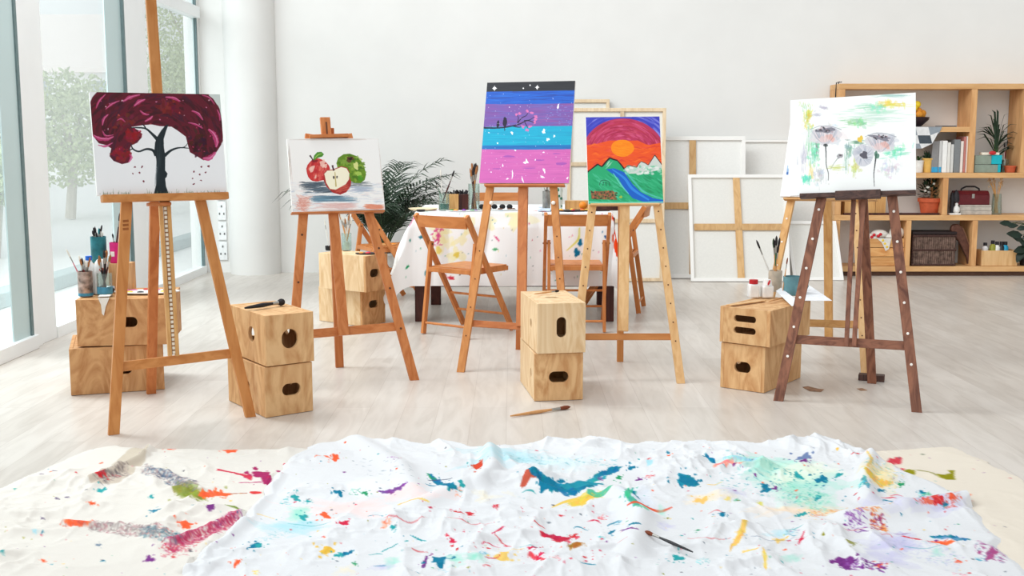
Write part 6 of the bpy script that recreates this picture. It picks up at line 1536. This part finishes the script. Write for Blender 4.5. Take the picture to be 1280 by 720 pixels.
def p_left(P):
    r = P.r
    P.poly([(205, 545), (190, 560), (182, 580), (165, 598), (150, 590), (140, 584), (165, 562), (195, 545)], (204, 192, 174), .95)
    P.poly([(150, 582), (165, 596), (150, 606), (118, 612), (110, 606), (128, 590)], (200, 186, 170), .9)
    hatch(P, 116, 606, 160, 590, 12, 70, [(150, 140, 132), (190, 176, 164), (120, 110, 108), (206, 180, 176)], .5)
    spl(P, 125, 600, 7, (204, 36, 44), 9, 2); hatch(P, 124, 602, 150, 598, 4, 20, [(206, 60, 70)], .8)
    hatch(P, 165, 588, 185, 590, 6, 20, [(200, 80, 110), (90, 80, 90)]); hatch(P, 180, 590, 245, 612, 13, 240, [(150, 146, 150), (110, 140, 160), (196, 186, 182), (170, 130, 130), (90, 110, 120)], .6); hatch(P, 190, 592, 215, 600, 8, 60, [(50, 110, 150), (70, 90, 120)], .6)
    P.smear([(222, 616), (238, 621), (252, 626)], [9, 16, 8], (140, 144, 60), .6); hatch(P, 218, 618, 262, 628, 14, 120, [(134, 138, 50), (160, 160, 90), (110, 120, 50)], .7)
    P.smear([(252, 624), (270, 620), (288, 621)], [7, 6, 2], OR_); spl(P, 278, 620, 6, OR_, 8, 2); P.line([(288, 620), (310, 619)], .8, (170, 90, 60)); P.blob(320, 618.5, 8, 1.8, (216, 60, 60))
    P.curve([(262, 636), (285, 638), (308, 643)], [1, 2, 1.4], (120, 140, 60)); P.blob(264, 643, 5, 5, (120, 52, 126), 1, 0, .15)
    spl(P, 330, 599, 13, (166, 40, 96), 14, 1.8); P.curve([(316, 602), (290, 593), (272, 590)], [5, 2, 2.6], (206, 56, 80)); P.line([(290, 594), (315, 596)], 1, (206, 56, 80)); P.line([(300, 606), (328, 607)], .9, (180, 60, 110))
    P.smear([(86, 662), (100, 661), (113, 659)], [4, 9, 6], OR_, .8); hatch(P, 76, 662, 118, 660, 9, 70, [(180, 80, 70), (226, 90, 60), (190, 150, 146)], .7)
    hatch(P, 110, 660, 185, 672, 14, 260, [(190, 178, 172), (160, 150, 148), (180, 110, 120), (206, 192, 186), (140, 130, 130)], .6); hatch(P, 180, 674, 225, 680, 14, 200, [(110, 140, 150), (150, 160, 164), (70, 120, 140), (226, 100, 90)], .65)
    hatch(P, 205, 692, 300, 650, 15, 420, [(196, 40, 90), (206, 90, 120), (170, 50, 90), (224, 140, 150), (190, 60, 60)], .75, 1.2); hatch(P, 268, 662, 300, 646, 10, 60, [(120, 50, 130), (160, 80, 150)], .7)
    hatch(P, 200, 696, 250, 690, 12, 60, [(210, 50, 60), (190, 40, 70)], .8)
    # rubbed paint along the two folds
    hatch(P, 122, 604, 158, 592, 12, 160, [(120, 110, 108), (150, 136, 130), (96, 90, 96)], .6); hatch(P, 178, 590, 246, 614, 14, 420, [(110, 104, 112), (80, 104, 130), (170, 150, 150), (140, 110, 116)], .6); hatch(P, 112, 660, 200, 674, 14, 420, [(150, 136, 132), (120, 108, 112), (176, 96, 110), (170, 156, 150)], .6)
    hatch(P, 176, 672, 226, 682, 13, 260, [(90, 120, 132), (120, 130, 136), (56, 110, 130)], .6); hatch(P, 212, 690, 298, 652, 14, 520, [(180, 40, 84), (196, 76, 104), (160, 50, 90)], .7, 1.3)
    for x, y, s, c in ((128, 616, 5, TE), (115, 636, 5, OR_), (195, 645, 5, BL_), (233, 660, 8, OR_), (188, 703, 5.5, PU), (190, 624, 3, TE), (55, 704, 3, OR_), (4, 701, 3, TE), (124, 685, 3, (110, 130, 150)), (45, 672, 2.5, LB), (20, 615, 2.5, (60, 170, 160)), (130, 704, 2, BL_), (215, 562, 5, OR_), (288, 565, 8, OR_), (218, 703, 3, RD)): spl(P, x, y, s, c, 5, 2.2)
    P.curve([(272, 561), (288, 566), (296, 562)], [1.4, 3, 1], OR_)
    for x, y in ((70, 628), (82, 627), (50, 595), (66, 591), (52, 653)): P.line([(x, y), (x + r.uniform(4, 8), y + 1)], [1.4, .6], (90, 74, 110))
    drops(P, 130, 0, 370, 560, 790, ALL, .4, 1.5)
def p_white(P):
    r = P.r
    # broad pale washes soaked into the cotton
    for x, y, a, b, c in ((960, 588, 60, 10, MINT), (1000, 610, 50, 16, MINT), (1010, 630, 30, 14, (176, 220, 200)), (450, 640, 60, 8, LP_), (520, 628, 40, 8, LP_), (360, 665, 40, 8, LB), (640, 580, 60, 7, LB), (1160, 640, 60, 10, LV), (1120, 690, 40, 16, LV), (1100, 600, 20, 16, (240, 220, 160)), (990, 600, 60, 14, (226, 236, 216)), (880, 630, 30, 6, (244, 222, 190)), (700, 586, 40, 8, (210, 232, 236)), (1000, 645, 60, 6, (246, 214, 180)), (570, 712, 14, 7, MINT), (596, 710, 10, 5, MINT), (800, 640, 30, 18, (222, 228, 240)), (460, 612, 30, 14, (234, 238, 244)), (375, 650, 14, 8, MINT)): wash(P, x, y, a, b, c, 14, .22)
    # the long teal and green run
    P.curve([(652, 617), (662, 609), (672, 611)], [4, 8, 3], (196, 90, 70)); P.smear([(664, 607), (690, 616), (715, 619), (745, 613)], [6, 9, 10, 4], BL_, .85); P.curve([(700, 616), (725, 612), (755, 612)], [4, 7, 2], (30, 140, 160)); spl(P, 690, 616, 12, BL_, 6, 1.8)
    P.smear([(716, 634), (732, 632), (748, 628)], [8, 13, 6], (228, 190, 76), .7); P.curve([(690, 640), (705, 633), (722, 630)], [1, 3, 5], (232, 196, 90)); P.curve([(735, 622), (755, 627), (775, 618)], [6, 6, 2], (70, 180, 140), .85); hatch(P, 700, 634, 756, 626, 12, 60, [(226, 180, 70), (200, 200, 90), (240, 204, 110)], .7)
    P.smear([(780, 618), (790, 625), (786, 640), (798, 650), (808, 655)], [5, 9, 7, 8, 3], (70, 176, 146), .85); P.curve([(792, 625), (796, 634), (800, 638)], [3, 4, 1], BL_); P.curve([(784, 648), (805, 645), (825, 646), (841, 641)], [1, 3, 2.6, 1], (226, 90, 60)); P.blob(806, 654, 8, 3, (120, 206, 170), .8)
    for pts, w, c in (([(538, 598), (547, 608), (556, 612)], [3, 7, 2], BL_), ([(552, 611), (562, 620), (572, 622)], [3, 7, 2], BL_), ([(535, 597), (540, 602)], [2, 3], GN), ([(536, 606), (560, 604), (566, 602)], [1, 1, .5], (80, 90, 110)), ([(474, 619), (490, 620), (507, 617)], [2, 5, 4], (124, 70, 150)), ([(498, 638), (515, 635), (536, 639)], [2, 4, 2], (240, 196, 110)), ([(514, 676), (524, 680), (534, 683)], [1, 3, 1], TE), ([(430, 700), (438, 697), (444, 695)], [5, 4, 1], BL_), ([(478, 697), (488, 692), (498, 686)], [1, 2, .8], TE), ([(530, 720), (535, 705), (541, 699)], [5, 3, 2], PU), ([(677, 676), (700, 680), (714, 678)], [3, 8, 2], (196, 34, 66)), ([(668, 664), (682, 668)], [1.4, 1], RD), ([(616, 678), (630, 671)], [2, 2.6], CR_), ([(618, 680), (640, 690)], [.8, .6], RD), ([(712, 685), (712, 693)], [6, 4], PK), ([(662, 694), (676, 693)], [3, 2], CR_), ([(664, 703), (684, 714)], [4, 3], PK),
                      ([(668, 712), (676, 705), (686, 704)], [1, 3, 1], CR_), ([(714, 698), (724, 694), (732, 691)], [5, 6, 2], (170, 106, 40)), ([(745, 601), (765, 594), (774, 592)], [4, 7, 4], BL_), ([(740, 606), (756, 602)], [6, 4], TE), ([(788, 672), (800, 673)], [3, 2], BL_), ([(778, 676), (798, 681)], [3, 1.6], PU), ([(760, 664), (772, 659)], [1.6, 1], BL_), ([(855, 606), (872, 611)], [12, 4], BL_), ([(883, 580), (892, 583)], [9, 4], BL_), ([(905, 583), (938, 588), (950, 584)], [3, 5, 2], LB), ([(893, 594), (910, 590), (930, 592)], [3, 5, 2], (240, 150, 130)), ([(918, 690), (924, 682), (932, 668)], [8, 6, 6], (236, 190, 96)), ([(930, 701), (946, 702)], [3, 3], (240, 204, 110)), ([(955, 705), (958, 720)], [4, 4], (236, 196, 100)),
                      ([(1000, 684), (1006, 674)], [2, 2], CR_), ([(1130, 677), (1148, 683), (1165, 686)], [3, 2, 1], RD), ([(1165, 677), (1190, 679), (1212, 681)], [3, 8, 3], BL_), ([(1165, 684), (1182, 687), (1198, 689)], [2, 6, 1], (240, 100, 56)), ([(1085, 600), (1090, 590), (1084, 578)], [3, 4, 2], (226, 190, 110)), ([(1082, 606), (1100, 612), (1116, 610)], [5, 7, 2], (230, 186, 90)), ([(1080, 615), (1086, 624)], [6, 5], (90, 160, 170))):
        (P.smear if max(w) >= 2.5 else P.curve)(pts, w, c, .9, .3)
    for x, y, s, c in ((370, 628, 5, TE), (386, 632, 3, TE), (424, 624, 5, BL_), (380, 652, 6, TE), (432, 662, 5, CR_), (407, 651, 6, OR_), (318, 690, 9, BL_), (324, 688, 5, TE), (410, 695, 7.5, (232, 186, 70)), (424, 700, 5, TE), (297, 713, 4, OR_), (420, 578, 5, OR_), (588, 649, 5.5, RD), (570, 649, 3, RD), (622, 641, 2, RD), (664, 649, 2, BL_), (567, 684, 3.4, CR_), (578, 618, 4, TE), (595, 590, 5, (200, 70, 40)), (444, 712, 3, GN), (457, 622, 4, GN), (629, 705, 9, (236, 200, 110)), (550, 713, 10, BL_), (492, 669, 3, TE), (537, 649, 3.4, (190, 60, 80)), (718, 676, 4, RD), (774, 602, 4, GN), (790, 592, 4, BL_), (812, 590, 3, LB), (800, 605, 4, PU), (812, 583, 2, RD), (840, 577, 5, OR_), (848, 704, 6, TE), (765, 673, 4, BL_),
                       (858, 608, 8, BL_), (878, 633, 7, (240, 194, 110)), (903, 652, 5, BL_), (873, 670, 3, GN), (975, 683, 6, (238, 196, 100)), (987, 683, 2.4, CR_), (1003, 684, 4, CR_), (1005, 577, 8, (110, 130, 170)), (1006, 583, 5, PU), (958, 618, 7, BL_), (969, 617, 4, PU), (998, 600, 6, TE), (1028, 605, 7, BL_), (1049, 600, 4, TE), (1023, 628, 5, TE), (1004, 650, 5, TE), (1101, 620, 4, BL_), (1127, 611, 4, GN), (1154, 621, 4, BL_), (1172, 640, 8, RD), (1190, 637, 5, OR_), (1160, 643, 5, (226, 110, 90)), (1182, 643, 3, BL_), (1199, 708, 4, OR_), (1058, 712, 12, PU), (1100, 717, 6, OR_), (1112, 644, 4, (240, 194, 110)), (1065, 690, 5, (150, 150, 90)), (951, 636, 4, (220, 214, 120)), (910, 634, 4, (236, 214, 130)), (1240, 700, 8, (170, 80, 130))): spl(P, x, y, s, c, 7, 2.6)
    hatch(P, 1058, 668, 1080, 662, 22, 90, [(140, 70, 160), (200, 180, 216), (110, 50, 140)], .8, 1.4); hatch(P, 1088, 664, 1104, 662, 16, 70, [(130, 50, 110), (170, 60, 90), (226, 120, 50)], .85, 1.5); hatch(P, 1100, 670, 1108, 668, 12, 30, [(232, 130, 50)], .8, 1.4)
    hatch(P, 1060, 650, 1100, 654, 6, 40, [(236, 150, 70), (226, 120, 70)], .8); hatch(P, 1012, 648, 1060, 646, 8, 70, [(240, 180, 90), (232, 160, 80), (226, 130, 90)], .5, 1.4); hatch(P, 1115, 680, 1200, 714, 26, 200, [(180, 180, 220), (160, 160, 206), (200, 196, 224), (150, 180, 200)], .4, 1.4)
    hatch(P, 1218, 690, 1256, 704, 14, 110, [(150, 60, 120), (110, 130, 160), (170, 90, 150)], .7); hatch(P, 1050, 714, 1108, 718, 12, 110, [(120, 50, 140), (90, 40, 110), (150, 90, 170)], .85, 1.8)
    hatch(P, 900, 592, 1030, 624, 44, 260, [(60, 160, 166), (120, 200, 190), (160, 214, 206), (40, 130, 150)], .45, 1.4); hatch(P, 980, 620, 1035, 636, 26, 160, [(120, 206, 176), (90, 190, 170), (150, 220, 196)], .5, 1.6); hatch(P, 630, 580, 770, 586, 10, 160, [(110, 180, 190), (150, 200, 206), (180, 210, 220)], .5, 1.2)
    hatch(P, 1080, 590, 1126, 612, 26, 130, [(226, 186, 90), (120, 180, 180), (236, 206, 130), (150, 200, 190)], .55, 1.3); hatch(P, 1140, 640, 1200, 638, 14, 110, [(226, 90, 70), (236, 140, 120), (200, 70, 60)], .6, 1.4); hatch(P, 320, 682, 380, 662, 8, 60, [(150, 200, 210), (120, 190, 196)], .5); hatch(P, 440, 586, 520, 600, 20, 30, [(110, 130, 150), (90, 110, 120)], .5, .6)
    for x in (360, 480, 560, 650, 730, 860, 940, 1030, 1130): P.line([(x, 660 + (x * 7) % 40), (x + 30, 664 + (x * 7) % 40), (x + 55, 660 + (x * 7) % 40)], [.5, .9, .4], r.choice([TE, RD, (120, 130, 150)]), .6)
    P.poly([(593, 587), (604, 586), (604, 593), (595, 594)], (206, 70, 44))
    for _ in range(70):
        x, y = r.uniform(300, 1240), r.uniform(575, 780); c = r.choice([BL_, TE, RD, CR_, PU, GN, OR_, TE, BL_, YL])
        if r.random() < .5: P.curve([(x, y), (x + r.uniform(4, 12), y + r.uniform(-3, 2)), (x + r.uniform(14, 26), y + r.uniform(-4, 4))], [.4, r.uniform(.8, 2), .3], c, .85, .4)
        else: hatch(P, x, y, x + r.uniform(6, 18), y + r.uniform(-3, 3), r.uniform(3, 8), r.randint(8, 26), [c, [min(255, v + 60) for v in c]], .6)
    for _ in range(26): wash(P, r.uniform(300, 1230), r.uniform(580, 780), r.uniform(6, 22), r.uniform(3, 7), r.choice([MINT, LB, LV, LP_, (240, 226, 190)]), 6, .2)
    drops(P, 620, 250, 1280, 556, 790, ALL + [(110, 120, 130)] * 2, .35, 1.5); drops(P, 90, 560, 760, 640, 720, [RD, CR_, PK], .5, 2.4); drops(P, 60, 900, 1200, 570, 700, [BL_, TE, PU, OR_], .6, 2.6)
def p_right(P):
    for x, y, a, b in ((1117, 579, 6, 3.6), (1124, 578, 6, 4), (1116, 583, 4, 2.4), (1129, 589, 3, 1.8)): P.blob(x, y, a, b, (206, 60, 74), .95, .2, .3)
    P.blob(1137, 593.5, 8.5, 4, (140, 136, 16), 1, 0, .15); P.curve([(1145, 591), (1160, 593), (1173, 598)], [1, 1.3, 1.4], (150, 146, 90)); P.poly([(1172, 596), (1182, 597), (1190, 594), (1186, 590), (1195, 590), (1194, 597), (1196, 603), (1186, 603), (1176, 600)], (140, 136, 16)); P.blob(1206, 620, 9, 2.4, OR_, 1, .1, .4); P.blob(1155, 570, 2, 1, (120, 130, 110))
    drops(P, 36, 1090, 1275, 566, 720, [(206, 60, 74), (90, 90, 110), TE, PU], .4, 1.0)
drop_cloth('cream drop cloth on the floor at the left, partly under the white one', [(-220, 800), (-140, 680), (-30, 622), (0, 612), (50, 590), (100, 566), (140, 558), (190, 562), (300, 562), (400, 561), (440, 568), (440, 640), (400, 800)], .0055, .003, .020, 31, (224, 219, 211), p_left,
           folds=[([(200, 548), (180, 575), (150, 590), (112, 606)], .022, .028), ([(160, 590), (210, 597), (250, 618)], .02, .02), ([(80, 660), (150, 664), (215, 684), (300, 648)], .022, .02)], under=WHITE)
drop_cloth('cream drop cloth on the floor at the right edge, under the white one', [(1060, 800), (1040, 640), (1070, 569), (1110, 564), (1150, 561), (1190, 559), (1226, 574), (1260, 592), (1300, 612), (1420, 668), (1560, 760), (1600, 800)], .0075, .003, .009, 41, (226, 216, 201), p_right, under=WHITE)
drop_cloth('big white crumpled drop cloth covered with paint splatters in the foreground', [(180, 800), (218, 742), (238, 708), (268, 680), (300, 655), (318, 630), (340, 600), (362, 575), (385, 560), (410, 555), (440, 551.5), (475, 550.5), (510, 556), (535, 557), (560, 556), (590, 562), (625, 562), (655, 557), (690, 552), (735, 550), (770, 555), (830, 556), (900, 555.5), (955, 557), (985, 551), (1012, 549.5), (1036, 550), (1060, 558), (1085, 567), (1100, 578), (1130, 590), (1165, 603), (1195, 620), (1222, 642), (1240, 668), (1262, 695), (1290, 722), (1310, 750), (1340, 800)], .0042, .011, .028, 57, (222, 223, 225), p_white,
           folds=[([(612, 572), (617, 600), (600, 612)], .04, .045), ([(660, 600), (580, 612), (520, 640)], .05, .025), ([(1090, 575), (1080, 605), (1084, 630)], .035, .035), ([(740, 552), (840, 556), (960, 556)], .03, .025), ([(1060, 655), (1130, 645), (1210, 630)], .05, .035), ([(770, 625), (800, 655), (790, 700)], .05, .035), ([(345, 600), (305, 660), (240, 712)], .03, .02), ([(440, 552), (500, 590), (520, 625)], .05, .025)])
m_ferr = G(806, 664, .03)
brush(G(866, 690, .035), G(806, 664, .04), .0055, 'black', 'brown', 'dark brush lying diagonally on the white drop cloth', flat=1.1)
